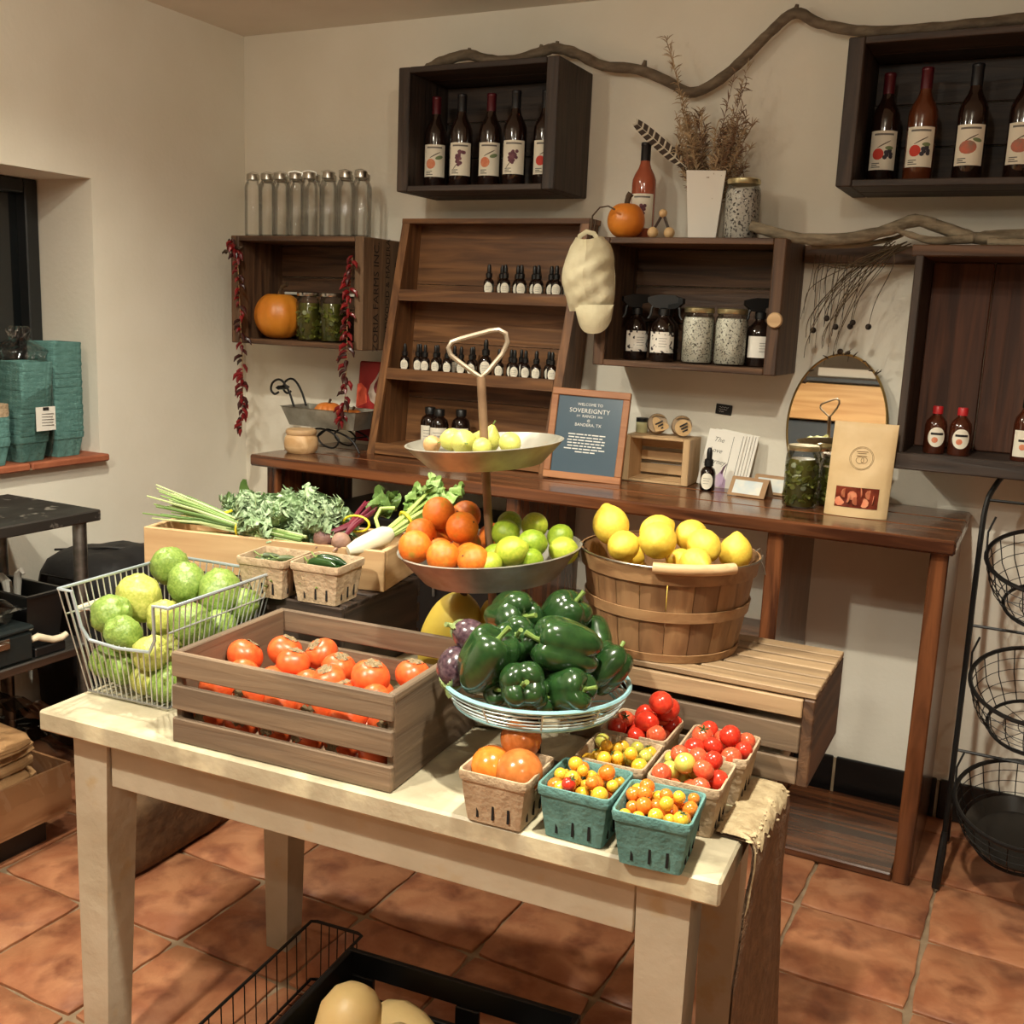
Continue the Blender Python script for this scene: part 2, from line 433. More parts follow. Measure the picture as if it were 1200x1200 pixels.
# round wooden knob on the salt crate's front edge
kb = MB().lathe([(.001, 0), (.020, 0), (.022, .004), (.022, .010), (.019, .014), (.001, .015)], 24, TR((0, 0, 0), (PI/2, 0, 0)))
tag(kb.build('wooden_disc', WP('x'), None, (2.139, -.2555, 1.463)), 'small round pale wooden disc on the front edge of the salt crate', 'wooden disc')

# tall crate on the right
tc = thing('tall_crate', 'tall dark reddish crate shelf with two red-capped amber bottles', 'wooden crate', (2.83, -.125, 1.085))
def WR(ax): return wood('reddish_crate_wood', (66, 38, 24), (98, 58, 36), ax, rough=.6, bump=.35)
def tp(nm, c, d, ax, m=WD): return MB().box((c[0]-2.83, c[1]+.125, c[2]-1.085), d, .003).build(nm, m(ax), tc)
tp('side_panel', (2.502, -.125, 1.38), (.022, .25, .535), 'z', WDK)
tp('side_panel', (3.16, -.125, 1.38), (.022, .25, .535), 'z', WDK)
tp('top_board', (2.83, -.125, 1.659), (.70, .25, .03), 'x')
tp('bottom_board', (2.83, -.130, 1.112), (.70, .26, .02), 'x', WDK)
tp('front_lip', (2.83, -.268, 1.105), (.70, .018, .045), 'x', WDK)
for a, b in ((2.514, 2.672), (2.674, 2.832), (2.834, 2.99), (2.992, 3.148)):
    tp('back_board', ((a+b)/2, -.01, 1.383), (b-a, .012, .52), 'z', WR)
# plank the right crate and the branch rest on
rl = thing('wall_rail', 'rough brown wooden rail between the salt crate and the tall crate', 'wooden rail', (2.32, -.02, 1.66))
MB().box((0, 0, 0), (.33, .03, .05), .003).build('rail_board', WD('x'), rl)

# ================================================================ LADDER SHELF
lad = thing('ladder_shelf', 'brown wooden three-tier ladder shelf leaning on the console, deep at its foot', 'shelf unit', (1.085, -.1, .946))
LX0, LX1 = .742, 1.432; B0, T0 = -.205, -.085; LZ0, LZ1 = .946, 1.742
def ly(z): return B0+(T0-B0)*(z-LZ0)/(LZ1-LZ0)
def lbox(nm, pts, x0, x1, ax):   # side profile (y,z) extruded along x, the whole shelf leaning a little to the right
    mb = MB(); n = len(pts)
    LEAN = .05/(LZ1-LZ0)
    vs = [(x0-1.085+(z-.946)*LEAN, y+.1, z-.946) for y, z in pts]+[(x1-1.085+(z-.946)*LEAN, y+.1, z-.946) for y, z in pts]
    fs = [tuple(range(n)), tuple(reversed(range(n, 2*n)))]+[((i+1) % n, i, n+i, n+(i+1) % n) for i in range(n)]
    mb.add(vs, fs, False); return mb.build(nm, WL(ax), lad)
for x in (LX0, LX1-.022):
    lbox('side_panel', [(-.004, LZ0), (B0, LZ0), (T0, LZ1), (-.004, LZ1)], x, x+.022, 'z')
for x in (LX0-.006, LX1-.024):
    lbox('front_stile', [(B0-.012, LZ0), (B0+.0, LZ0), (T0+.0, LZ1), (T0-.012, LZ1)], x, x+.03, 'z')
lbox('top_board', [(-.004, LZ1), (T0-.014, LZ1), (T0-.014, LZ1+.016), (-.004, LZ1+.016)], LX0-.006, LX1+.006, 'x')
for z in (1.492, 1.222, .962):
    f = ly(z)
    lbox('shelf_board', [(-.017, z), (f+.0, z), (f, z+.016), (-.017, z+.016)], LX0+.0225, LX1-.0225, 'x')
    lbox('shelf_lip', [(f-.001, z-.012), (f-.012, z-.012), (f-.012, z+.026), (f-.001, z+.026)], LX0+.025, LX1-.025, 'x')
zz = [LZ0, 1.14, 1.34, 1.54, LZ1]
for a, b in zip(zz, zz[1:]):
    lbox('back_board', [(-.004, a+.001), (-.016, a+.001), (-.016, b-.001), (-.004, b-.001)], LX0+.0225, LX1-.0225, 'x')

# ================================================================ DISPLAY TABLE
TZ = .73
tab = thing('display_table', 'worn cream-painted wooden display table heaped with produce', 'table', (1.920, -1.725, 0), R(3.2))
TL, TD = 1.215, .62
for k in range(3):
    MB().box((0, -TD/2+TD/3*(k+.5), TZ-.019), (TL, TD/3-.0012, .038), .004).build('top_plank', PAINTTOP, tab)
def leg(x, y, sx, sy, top=.078, bot=.056):
    mb = MB(); z1 = TZ-.039
    vs = []
    for z, w in ((0, bot), (z1, top)):
        xs = (x, x+sx*w); ys = (y, y+sy*w)
        vs += [(min(xs), min(ys), z), (max(xs), min(ys), z), (max(xs), max(ys), z), (min(xs), max(ys), z)]
    mb.add(vs, [(3,2,1,0),(4,5,6,7),(0,1,5,4),(1,2,6,5),(2,3,7,6),(3,0,4,7)], False)
    return mb.build('leg', PAINT, tab)
hx, hy = TL/2, TD/2
leg(-hx+.045, -hy+.035, 1, 1); leg(hx-.045, -hy+.035, -1, 1); leg(-hx+.10, hy-.045, 1, -1); leg(hx-.06, hy-.045, -1, -1)
for nm, c, d in (('apron', (0, -hy+.052, TZ-.039-.047), (TL-.25, .022, .094)), ('apron', (0, hy-.075, TZ-.039-.034), (TL-.32, .022, .068)),
                 ('apron', (-hx+.09, 0, TZ-.039-.034), (.022, TD-.25, .068)), ('apron', (hx-.09, 0, TZ-.039-.034), (.022, TD-.25, .068))):
    MB().box(c, d, .002).build(nm, PAINT, tab)
# ================================================================ SLATTED CRATES AND BASKETS ON THE TABLE
def slat_crate(name, label, loc, rot, L=.414, D=.305, H=.155, mat=WG, upside=False, ends=None, gap_rows=3):
    "open box of horizontal slats with solid end panels; upside=True shows its slatted bottom on top"
    t = thing(name, label, 'wooden crate', loc, rot)
    te = .014; ts = .010; ends = ends or mat
    bz = (lambda z: H-z) if upside else (lambda z: z)
    for sx in (-1, 1):
        e = MB().box((sx*(L/2-te/2-ts*0), 0, H/2), (te, D-2*ts-.001, H), .002).build('end_panel', ends('y'), t)
    hs = H*.27; gp = (H-gap_rows*hs)/(gap_rows-1)
    for sy in (-1, 1):
        for k in range(gap_rows):
            MB().box((0, sy*(D/2-ts/2), hs/2+k*(hs+gp)), (L, ts, hs), .002).build('slat', mat('x'), t)
    n = 6; w = (D-2*ts-.012)/n
    for k in range(n):
        MB().box((0, -D/2+ts+.006+w*(k+.5), bz(.004)), (L-2*te-.002 if not upside else L, w-.009, .008 if not upside else .010), .0015).build('bottom_slat', mat('x'), t)
    return t
pc = slat_crate('slatted_crate', 'grey-brown slatted crate filled with orange persimmons', (1.8065+.013, -2.0285+.152, TZ+.0008), R(4.0))
# crate under the lemon basket: lies bottom up, slats on top
lc = thing('slatted_crate', 'tan slatted crate turned bottom up under the lemon basket', 'wooden crate', (2.366, -1.522, TZ+.0008), R(.5))
LCL, LCD, LCH = .43, .262, .156
for sx in (-1, 1):
    MB().box((sx*(LCL/2-.009), 0, (LCH-.011)/2), (.018, LCD, LCH-.011), .002).build('end_panel', WD('y') if sx > 0 else WT('y'), lc)
for sy in (-1, 1):
    for z, h in ((.022, .042), (.077, .046), (.128, .030)):
        MB().box((0, sy*(LCD/2-.006), z), (LCL-.038, .012, h), .0015).build('slat', WT('x') if z > .1 else WG('x'), lc)
for k in range(6):
    w = LCD/6
    MB().box((0, -LCD/2+w*(k+.5), LCH-.005), (LCL, w-.009, .010), .0015).build('bottom_slat', WT('x'), lc)
CZ = TZ+.0008+LCH
# dark crate under the vegetable box
dc = slat_crate('slatted_crate', 'dark brown crate under the long pine vegetable box', (1.497, -1.542, TZ+.0008), R(2), L=.40, D=.30, H=.1555, mat=WDK, upside=True)
DCZ = TZ+.0008+.1565
# burlap cloth draped over the table end
rnd = random.Random(5)
BURLAP = M('brown_burlap', (132, 102, 74), (108, 82, 58), sc=(60, 60, 40), detail=6, rough=.9, bump=.6, bsc=140)
LITFRAY = M('lit_frayed_edge', (196, 176, 138), (168, 146, 110), sc=(60, 60, 60), rough=.85, bump=.6)  # fray tone, made paler by light put into the colour
sb = thing('burlap_cloth', 'coarse brown burlap cloth hanging over the table end with a frayed top coloured pale as if lit', 'cloth', (2.545, -1.73, TZ))
PROF = [(-.045, .0035), (-.03, .0045), (-.012, .0045), (.004, .0030), (.011, -.008), (.013, -.03), (.012, -.08), (.011, -.14), (.013, -.22), (.016, -.30), (.018, -.40), (.020, -.50), (.022, -.58)]
def clf(u, v, off=0):
    i = v*(len(PROF)-1); k = min(int(i), len(PROF)-2); t_ = i-k
    x = PROF[k][0]*(1-t_)+PROF[k+1][0]*t_; z = PROF[k][1]*(1-t_)+PROF[k+1][1]*t_
    drop = max(0, -z)
    yn = -.150-min(.10, drop*.6)+.006*noise.noise((0, z*40, 3)); yf = .060+drop*.16
    y = yn+(yf-yn)*u
    w_ = (.006*math.sin(u*9+drop*7)+.004*noise.noise((y*12, z*9, 1)))*min(1, drop*12)
    nx = 0 if drop <= .001 else 1
    j = .0015*noise.noise((y*60, z*60, 5))
    return Vector((x+max(w_, -.004)+off*nx, y, z+j+(off if not nx else 0)))
mb = MB(); mb.grid(26, 48, lambda u, v: clf(u, v, .003)); mb.grid(26, 48, lambda u, v: clf(1-u, v, .0))
mb.build('cloth_sheet', BURLAP, sb)
mb = MB(); mb.grid(26, 14, lambda u, v: clf(u, v*(.34+.10*noise.noise((u*9, 2, 0))+(.16 if u < .07 else 0)), .0042)); mb.build('painted_lit_hem', LITFRAY, sb)  # pale strip paints the light falling on the cloth's top edge
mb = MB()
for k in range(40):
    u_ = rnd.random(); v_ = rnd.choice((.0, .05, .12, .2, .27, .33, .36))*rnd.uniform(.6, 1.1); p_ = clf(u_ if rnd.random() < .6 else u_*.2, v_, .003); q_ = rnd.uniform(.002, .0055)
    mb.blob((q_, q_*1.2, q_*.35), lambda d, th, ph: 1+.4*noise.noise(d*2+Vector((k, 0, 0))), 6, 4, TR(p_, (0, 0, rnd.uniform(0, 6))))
mb.build('frayed_edge', LITFRAY, sb)['kind'] = 'stuff'

# ---- pint berry baskets of moulded pulp
def pint_mesh(name, mat, top=.108, bot=.086, h=.078):
    "tapered square basket: rolled rim, ribbed walls with slots near the bottom, open inside"
    mb = MB(); n = 12
    def loop(w, z, rib=0, inset=0):
        pts = []
        for s_ in range(4):
            for k in range(n):
                t = k/n*2-1; x, y = t, -1
                cr = .10
                if t < -1+cr*2: pass
                rr = rib*(1 if (k % 4 in (1, 2)) else 0)
                hx_ = w/2-inset
                px, py = t*hx_, -(hx_-rr)
                if k == 0: px *= .955; py *= .955
                for _ in range(s_): px, py = -py, px
                pts.append((px, py, z))
        return pts
    rows = [loop(bot, 0), loop(bot+(top-bot)*.15, h*.15, .002), loop(bot+(top-bot)*.55, h*.55, .0025), loop(top-.006, h*.80), loop(top-.001, h*.82), loop(top+.002, h*.93), loop(top, h),
            loop(top-.006, h), loop(top-.010, h*.92), loop(bot+(top-bot)*.5-.005, h*.5, .0), loop(bot-.006, .004)]
    N_ = 4*n; vs = [p for r_ in rows for p in r_]; fs = []
    for i in range(len(rows)-1):
        for k in range(N_): fs.append((i*N_+k, i*N_+(k+1) % N_, (i+1)*N_+(k+1) % N_, (i+1)*N_+k))
    fs.append(tuple(reversed(range(N_)))); fs.append(tuple((len(rows)-1)*N_+k for k in range(N_)))
    mb.add(vs, fs, True)
    return mb.mesh(name, mat)
SLOT = MB().box((0, 0, 0), (.0035, .0022, .078*.27)).mesh('slot', M('slot_dark_gap', (14, 12, 11), rough=.9))
PT = pint_mesh('pint_basket_teal', PULPT); PB = pint_mesh('pint_basket_tan', PULPB)
def pint(label, loc, rz, me):
    t = thing('pint_basket', label, 'berry basket', loc, R(rz), group='pulp pint baskets of produce')
    put('basket_body', me, t)
    for s_ in range(2):
        for k in (-1, 0, 1):
            put('slot', SLOT, t, (0, 0, 0) if not s_ else None, (0, 0, s_*PI/2)).location = Matrix.Rotation(s_*PI/2, 3, 'Z') @ Vector((k*.024, -(.086+.022*.24)/2+.0012, .078*.24))
    return t
BZ = TZ+.0012
PINTS = [('tan pulp basket holding three large orange tomatoes under the wire bowl', (2.213, -1.978, BZ), 3, PB),
         ('teal pulp basket of mixed cherry tomatoes with one red one', (2.331, -1.962, BZ), 2, PT),
         ('teal pulp basket of yellow cherry tomatoes at the table corner', (2.4455, -1.976, BZ), 6, PT),
         ('tan pulp basket of small yellow tomatoes between the wire bowl and the green-and-red one', (2.336, -1.846, BZ), 3, PB),
         ('tan pulp basket of mixed red and green tomatoes behind the teal corner basket', (2.452, -1.852, BZ), 3, PB),
         ('tan pulp basket of red plum tomatoes tipped against the slatted crate', (2.330, -1.728, BZ), 2, PB),
         ('tan pulp basket of bright red tomatoes by the rough slab', (2.458, -1.730, BZ), 3, PB),
         ('tan pulp basket with glossy green jalapenos on the dark crate', (1.640, -1.645, DCZ+.001), 6, PB),
         ('tan pulp basket with small dull green peppers beside the wire basket', (1.527, -1.668, DCZ+.001), 8, PB)]
for a in PINTS: pint(*a)

# ---- long pine box of vegetables
vb = thing('pine_box', 'long shallow pale pine box packed with leafy vegetables', 'wooden box', (1.414, -1.504, DCZ+.001), R(12.0))
VL, VD, VH = .55, .20, .084
for nm, c, d, ax in (('front_board', (0, -VD/2+.006, VH/2), (VL, .012, VH), 'x'), ('back_board', (0, VD/2-.006, VH/2), (VL, .012, VH), 'x'),
                     ('end_board', (-VL/2+.006, 0, VH/2), (.012, VD-.025, VH), 'y'), ('end_board', (VL/2-.006, 0, VH/2), (.012, VD-.025, VH), 'y'), ('bottom_board', (0, 0, .004), (VL-.025, VD-.025, .008), 'x')):
    MB().box(c, d, .0015).build(nm, WP(ax), vb)

# ---- wire basket of guavas
WIREW = M('chrome_white_wire', (208, 210, 208), rough=.3, metal=.6)
wb = thing('wire_basket', 'chromed wire basket with a dipped front piled with green guavas', 'wire basket', (1.428, -1.845, TZ+.001), R(4))
bx0, bx1, by0, by1 = -.095, .088, -.115, .112     # bottom
tx0, tx1, ty0, ty1 = -.118, .128, -.155, .148; th = .205
def wl(s_, t):
    "point on the basket wall: s_ side 0..3, t along 0..1 at bottom and top"
    bl = [((bx0, by0), (bx1, by0)), ((bx1, by0), (bx1, by1)), ((bx1, by1), (bx0, by1)), ((bx0, by1), (bx0, by0))][s_]
    tl = [((tx0, ty0), (tx1, ty0)), ((tx1, ty0), (tx1, ty1)), ((tx1, ty1), (tx0, ty1)), ((tx0, ty1), (tx0, ty0))][s_]
    f_ = lambda l: Vector((l[0][0]+(l[1][0]-l[0][0])*t, l[0][1]+(l[1][1]-l[0][1])*t, 0))
    a = f_(bl); a.z = .006; b = f_(tl); b.z = th
    return a, b
def dip(t): return 1-.46*(1 if .14 < t < .86 else 0)
front = MB(); 
for k in range(1, 16):
    a, b = wl(0, k/16); b = a.lerp(b, dip(k/16)); front.tube([a, b], .0013, 5)
front.build('front_wires', WIREW, wb)
for s_, n in ((1, 20), (2, 15), (3, 20)):
    mb = MB()
    for k in range(0, n+1):
        a, b = wl(s_, k/n); mb.tube([a, b], .0013, 5)
    a0, b0 = wl(s_, 0); a1, b1 = wl(s_, 1)
    mb.tube([a0.lerp(b0, .76), a1.lerp(b1, .76)], .0018, 5)
    mb.build('side_wires', WIREW, wb)
mb = MB()
cs = [wl(0, 0), wl(1, 0), wl(2, 0), wl(3, 0)]
mb.tube([a for a, b in cs], .0024, 6, True)
a, b = wl(0, .13); a2, b2 = wl(0, .87)
d1 = a.lerp(b, .54); d2 = a2.lerp(b2, .54)
path = [b, a.lerp(b, .66), d1+Vector((.012, 0, 0)), d1.lerp(d2, .5)+Vector((0, -.002, -.004)), d2-Vector((.012, 0, 0)), a2.lerp(b2, .66), b2]
mb.build('base_ring', M('grey_wire_base', (150, 150, 150), rough=.4, metal=.7), wb)
mb = MB(); mb.tube([cs[0][1]]+path+[cs[1][1], cs[2][1], cs[3][1]], .0032, 7, True)
mb.build('rim', M('pale_blue_rim', (186, 198, 204), rough=.35, metal=.5), wb)
mb = MB()
for k in range(1, 10):
    x = bx0+(bx1-bx0)*k/10; mb.tube([(x, by0, .006), (x, by1, .006)], .0012, 5)
for k in range(1, 5):
    y = by0+(by1-by0)*k/5; mb.tube([(bx0, y, .004), (bx1, y, .004)], .0015, 5)
mb.build('bottom_grid', WIREW, wb)
mb = MB(); mb.tube([(-.112, .02, .150), (-.155, .022, .142), (-.165, -.03, .138), (-.16, -.075, .140), (-.112, -.08, .150)], .0022, 6)
hd = mb.build('handle', WIREW, wb)
MB().tube([(-.164, .012, .141), (-.169, -.03, .138), (-.163, -.068, .139)], .007, 8).build('handle_grip', M('cream_plastic', (226, 214, 186), rough=.45), hd)

# ---- wire pedestal bowl for the peppers
BLUEW = M('pale_blue_wire', (150, 196, 202), rough=.35, metal=.2)
pb = thing('wire_bowl', 'pale blue wire pedestal bowl heaped with green bell peppers', 'wire bowl', (2.188, -1.838, TZ+.0008))
BR, BH = .146, .160
mb = MB(); mb.ring(BR, .0036, BH, 48); mb.build('rim', BLUEW, pb)
mb = MB()
for k, (r_, z) in enumerate(((.1435, .152), (.140, .144), (.136, .137), (.132, .131))): mb.ring(r_, .0014, z, 44, 5)
for k in range(10):
    a = 2*PI*k/10+.2; mb.tube([(BR*math.cos(a), BR*math.sin(a), BH), (.14*math.cos(a), .14*math.sin(a), .143), (.128*math.cos(a), .128*math.sin(a), .126)], .0016, 5)
mb.build('side_wires', M('white_blue_wire', (196, 214, 214), rough=.35, metal=.3), pb)
mb = MB(); mb.ring(.128, .003, .126, 44)
for k in range(12):
    a = 2*PI*k/12; mb.tube([(.018*math.cos(a), .018*math.sin(a), .122), (.128*math.cos(a), .128*math.sin(a), .126)], .0016, 5)
mb.ring(.07, .0014, .1235, 32, 5); mb.build('bottom_ring', BLUEW, pb)
MB().lathe([(.060, 0), (.062, .004), (.020, .012), (.013, .03), (.012, .10), (.020, .121), (.018, .1225)], 20).build('pedestal', BLACKM, pb)

# ---- bushel basket for lemons
lb = thing('bushel_basket', 'round slatted wooden bushel basket full of lemons', 'basket', (2.287, -1.520, CZ+.0012))
VEN = [wood('basket_veneer_%d' % k, a, b, 'z', rough=.6, bump=.2) for k, (a, b) in enumerate((((128, 92, 60), (154, 116, 78)), ((116, 82, 53), (142, 105, 70))))]
H_ = .165; rb, rt = .124, .150; NS = 20
for k in range(NS):
    mb = MB(); a0 = 2*PI*k/NS+.004; a1 = 2*PI*(k+1)/NS-.004
    def sf(u, v, o=0.0):
        a = a0+(a1-a0)*u; r_ = rb+(rt-rb)*v**.8+.002*math.sin(PI*u)+o
        return Vector((r_*math.cos(a), r_*math.sin(a), v*H_))
    mb.grid(3, 5, lambda u, v: sf(u, v)); mb.grid(3, 5, lambda u, v: sf(1-u, v, -.003))
    mb.build('stave', VEN[k % 2], lb)
def hoop(z, h, o, name, mat):
    mb = MB(); r0_ = rb+(rt-rb)*(max(z, 0)/H_)**.8+o; r1_ = rb+(rt-rb)*((z+h)/H_)**.8+o
    mb.lathe([(r0_, z), (r0_+.003, z), (r1_+.003, z+h), (r1_, z+h)], 48, cap=False)
    return mb.build(name, mat, lb)
HOOP = wood('hoop_veneer', (140, 103, 68), (164, 126, 86), 'x', rough=.55, bump=.15)
hoop(H_-.026, .028, .004, 'rim_hoop', HOOP); hoop(.073, .018, .003, 'middle_hoop', HOOP); hoop(.0, .014, .002, 'foot_hoop', HOOP)
MB().lathe([(.001, .004), (rb-.002, .004), (rb-.002, .008), (.001, .008)], 32).build('basket_bottom', VEN[0], lb)
WIRE = M('bare_wire', (176, 168, 156), rough=.35, metal=1)
# wire bail resting on the front rim with a wooden grip, fixed by two wire ears
ax_ = R(26.7); ex = Vector((math.cos(ax_), math.sin(ax_), 0)); fy = Vector((math.sin(ax_), -math.cos(ax_), 0))
pth = [ex*(-.158)+Vector((0, 0, H_-.004))]
for k in range(1, 16):
    a = PI*k/16; pth.append(ex*(-.160*math.cos(a))+fy*(.161*math.sin(a))+Vector((0, 0, H_+.004)))
pth.append(ex*.158+Vector((0, 0, H_-.004)))
bl = MB().tube(pth, .0017, 6).build('bail', WIRE, lb)
gp_ = [ex*(-.160*math.cos(a))+fy*(.164*math.sin(a))+Vector((0, 0, H_+.004)) for a in [PI*(.40+.28*k/5) for k in range(6)]]
MB().tube(gp_, .0095, 10).build('grip', WP('x'), bl)
for s_ in (-1, 1):
    mb = MB(); c = ex*(s_*.1585)+Vector((0, 0, H_-.006))
    mb.tube([c+Vector((0, 0, -.014)), c+ex*(s_*.006)+Vector((0, 0, .002)), c+Vector((0, 0, .016)), c-ex*(s_*.008)+Vector((0, 0, .01))], .0014, 5)
    mb.tube([c, c+ex*(s_*.008)+fy*.004+Vector((0, 0, -.016)), c+ex*(s_*.012)+fy*.006+Vector((0, 0, -.030))], .0012, 5)
    mb.build('wire_ear', WIRE, lb)

# ---- galvanised tier stand
ST = thing('tier_stand', 'galvanised metal tiered stand with a looped handle, leaning slightly', 'tiered stand', (2.030, -1.655, TZ+.0095))
ldir = Vector((-.893, -.449, 0)); LA = R(5.0)
ST.rotation_mode = 'QUATERNION'
from mathutils import Quaternion
ST.rotation_quaternion = Quaternion(Vector((0, 0, 1)).cross(ldir).normalized(), LA)
RUST = M('brown_painted_metal', (142, 112, 84), (116, 88, 64), sc=(20, 20, 20), rough=.5, metal=.3, bump=.1)
def tray(z, rt_, rb_, h, nm):
    mb = MB(); mb.lathe([(.001, z), (rb_, z), (rb_+(rt_-rb_)*.45, z+h*.45), (rb_+(rt_-rb_)*.5+.0015, z+h*.52), (rt_, z+h), (rt_+.002, z+h+.002), (rt_-.002, z+h+.003), (rb_+(rt_-rb_)*.45-.002, z+h*.45), (rb_-.002, z+.002), (.001, z+.002)], 48)
    return mb.build(nm, GALV, ST)
MB().lathe([(.001, -.002), (.062, -.002), (.064, .003), (.050, .008), (.012, .012), (.001, .012)], 28).build('base_plate', GALV, ST)
tray(.256, .161, .120, .050, 'tray'); tray(.456, .136, .100, .036, 'tray')
MB().tube([(0, 0, .012), (0, 0, .30), (0, 0, .52), (0, 0, .605)], .0075, 12).build('pole', RUST, ST)
mb = MB(); rr = lambda a: Vector((math.cos(R(26.7))*a, math.sin(R(26.7))*a, 0))
tri = [(0, .605), (-.012, .613), (-.038, .634), (-.050, .645), (-.053, .656), (-.047, .666), (-.03, .671), (.02, .682), (.034, .683), (.046, .676), (.048, .662), (.038, .642), (.012, .614)]
mb.tube([rr(a)+Vector((0, 0, z)) for a, z in tri], .0042, 8, True)
mb.build('handle', M('pale_bronze_metal', (150, 134, 114), rough=.4, metal=.5), ST)
# ================================================================ PRODUCE
def fruit_mat(name, a, b, sc=14, rough=.35, bump=.1, bsc=70, rand=.06, lo=.35, hi=.65, **kw):
    return M(name, a, b, sc=(sc,)*3, rough=rough, bump=bump, bsc=bsc, rand=rand, lo=lo, hi=hi, sss=.12, **kw)
STEMB = M('dry_brown_stem', (88, 66, 40), (60, 44, 28), sc=(40, 40, 40), rough=.8)
STEMG = M('green_stem', (122, 142, 70), (96, 120, 52), sc=(40, 40, 40), rough=.5)
CALYXD = M('dry_persimmon_calyx', (176, 152, 112), (74, 58, 40), sc=(60, 60, 60), rough=.85, bump=.3)
CALYXG = M('green_calyx', (70, 92, 40), (48, 70, 30), sc=(40, 40, 40), rough=.6)
rnd = random.Random(11)
def rot3(): return (rnd.uniform(-.6, .6), rnd.uniform(-.6, .6), rnd.uniform(0, 6.28))
# ---- guavas
GUA = [fruit_mat('guava_skin_a', (142, 164, 80), (108, 136, 56), sc=9, rough=.40, bump=.18, bsc=5), fruit_mat('guava_skin_b', (196, 194, 104), (166, 172, 76), sc=9, rough=.40, bump=.18, bsc=5)]
def guava_mesh(mat, sd):
    def fn(d, th, ph):
        k = 1+.07*math.cos(th)+.10*noise.noise(d*1.7+Vector((sd, 0, 0)))+.075*noise.noise(d*4.2+Vector((sd, 2, 0)))+.03*noise.noise(d*10+Vector((sd, 2, 0)))
        k *= 1-.16*math.exp(-(th/.22)**2)
        return k
    mb = MB(); mb.blob((.95, .95, 1.06), fn, 30, 22); return mb.mesh('guava', mat)
GM = [guava_mesh(GUA[i % 2], i*3.1) for i in range(4)]
CAL = MB()
for k in range(5):
    a = 2*PI*k/5; CAL.tube([(0, 0, .80), (.10*math.cos(a), .10*math.sin(a), .92), (.17*math.cos(a), .17*math.sin(a), .95)], [.06, .06, .015], 5)
CALM = CAL.mesh('blossom_end', STEMB)
def round_fruit(name, label, cat, me, pos, r, group, tip=None, rot=None):
    o = tag(put(name, me, None, pos, rot or rot3(), r), label, cat, group)
    if tip: put(tip[0], tip[1], o)
    return o
GUAVAS = [(1.337, -1.76, 0.93, 0.034), (1.403, -1.778, 0.907, 0.035), (1.363, -1.859, 0.889, 0.040), (1.342, -1.929, 0.875, 0.033), (1.412, -1.945, 0.85, 0.031), (1.471, -1.943, 0.825, 0.030), (1.400, -1.935, 0.785, 0.031), (1.500, -1.925, 0.768, 0.031), (1.447, -1.885, 0.873, 0.028), (1.516, -1.875, 0.869, 0.034), (1.475, -1.766, 0.899, 0.038), (1.505, -1.722, 0.872, 0.030), (1.465, -1.815, 0.842, 0.033), (1.36, -1.79, .775, .034), (1.44, -1.78, .770, .033), (1.375, -1.86, .775, .034), (1.445, -1.855, .775, .033), (1.385, -1.755, .84, .034), (1.37, -1.90, .82, .028), (1.535, -1.80, .845, .029), (1.345, -1.955, .79, .026), (1.455, -1.955, .772, .026), (1.52, -1.82, .785, .030), (1.50, -1.75, .80, .030)]
for k, (x, y, z, r) in enumerate(GUAVAS):
    # keep each fruit inside the sloping basket walls
    r_g = r*1.12; hz = max(0, min(1, (z-TZ-.006)/.2)); c4, s4 = math.cos(R(4)), math.sin(R(4))
    gx, gy = x-1.428, y+1.845; gx, gy = gx*c4+gy*s4, -gx*s4+gy*c4
    gx = max(-.095-.023*hz+r_g, min(.088+.040*hz-r_g, gx)); gy = max(-.115-.040*hz+r_g, min(.112+.036*hz-r_g, gy))
    x, y = 1.428+gx*c4-gy*s4, -1.845+gx*s4+gy*c4
    round_fruit('guava', 'wrinkled green-yellow guava piled in the wire basket', 'guava', GM[(0, 2, 1, 0, 2, 3, 0, 2, 1, 0, 2, 0, 2, 1, 0, 2, 3, 1, 2, 0, 2, 1, 0, 2)[k]], (x, y, z), r*1.12, 'guavas in the wire basket', ('blossom_end', CALM), (rnd.uniform(-.3, 1.2), rnd.uniform(-.5, .9), rnd.uniform(0, 6.28)))
# ---- persimmons
PERS = fruit_mat('persimmon_skin', (218, 84, 40), (226, 106, 52), sc=3, rough=.32, bump=.05, rand=.05)
mb = MB(); mb.blob((1, 1, .86), lambda d, th, ph: 1+.03*math.cos(4*ph)*math.sin(th)-.13*math.exp(-(th/.35)**2)+.02*noise.noise(d*2), 22, 14); PM = mb.mesh('persimmon', PERS)
mb = MB()
for k in range(4):
    a0 = 2*PI*k/4
    def lf(u, v, a0=a0):
        w = math.sin(PI*min(.98, .12+u*.86))*.30; r_ = .06+u*.46; q = (v-.5)*2
        x = r_; y = q*w; z = .775+.07*math.sin(u*5)+.10*abs(q)*u-.05*u+.03*math.sin(9*u+7*q)
        return Vector((x*math.cos(a0)-y*math.sin(a0), x*math.sin(a0)+y*math.cos(a0), z))
    mb.grid(5, 4, lf); mb.grid(5, 4, lambda u, v: lf(u, 1-v)-Vector((0, 0, .02)))
mb.blob((.12, .12, .08), None, 7, 5, TR((0, 0, .79)))
PCM = mb.mesh('calyx', CALYXD)
pcs = []
for k, (x, y, z, r) in enumerate([(1.655, -1.90, 0.845, 0.032), (1.690, -1.835, 0.842, 0.032), (1.752, -1.890, 0.847, 0.030), (1.757, -1.818, 0.845, 0.030), (1.815, -1.845, 0.838, 0.030), (1.839, -1.905, 0.839, 0.029), (1.905, -1.880, 0.850, 0.033), (1.950, -1.82, 0.845, 0.030)]):
    pcs.append(((x, y, z), r, (rnd.uniform(-.5, .9), rnd.uniform(-.2, .9), rnd.uniform(0, 6.28))))
ca, sa = math.cos(R(4)), math.sin(R(4))
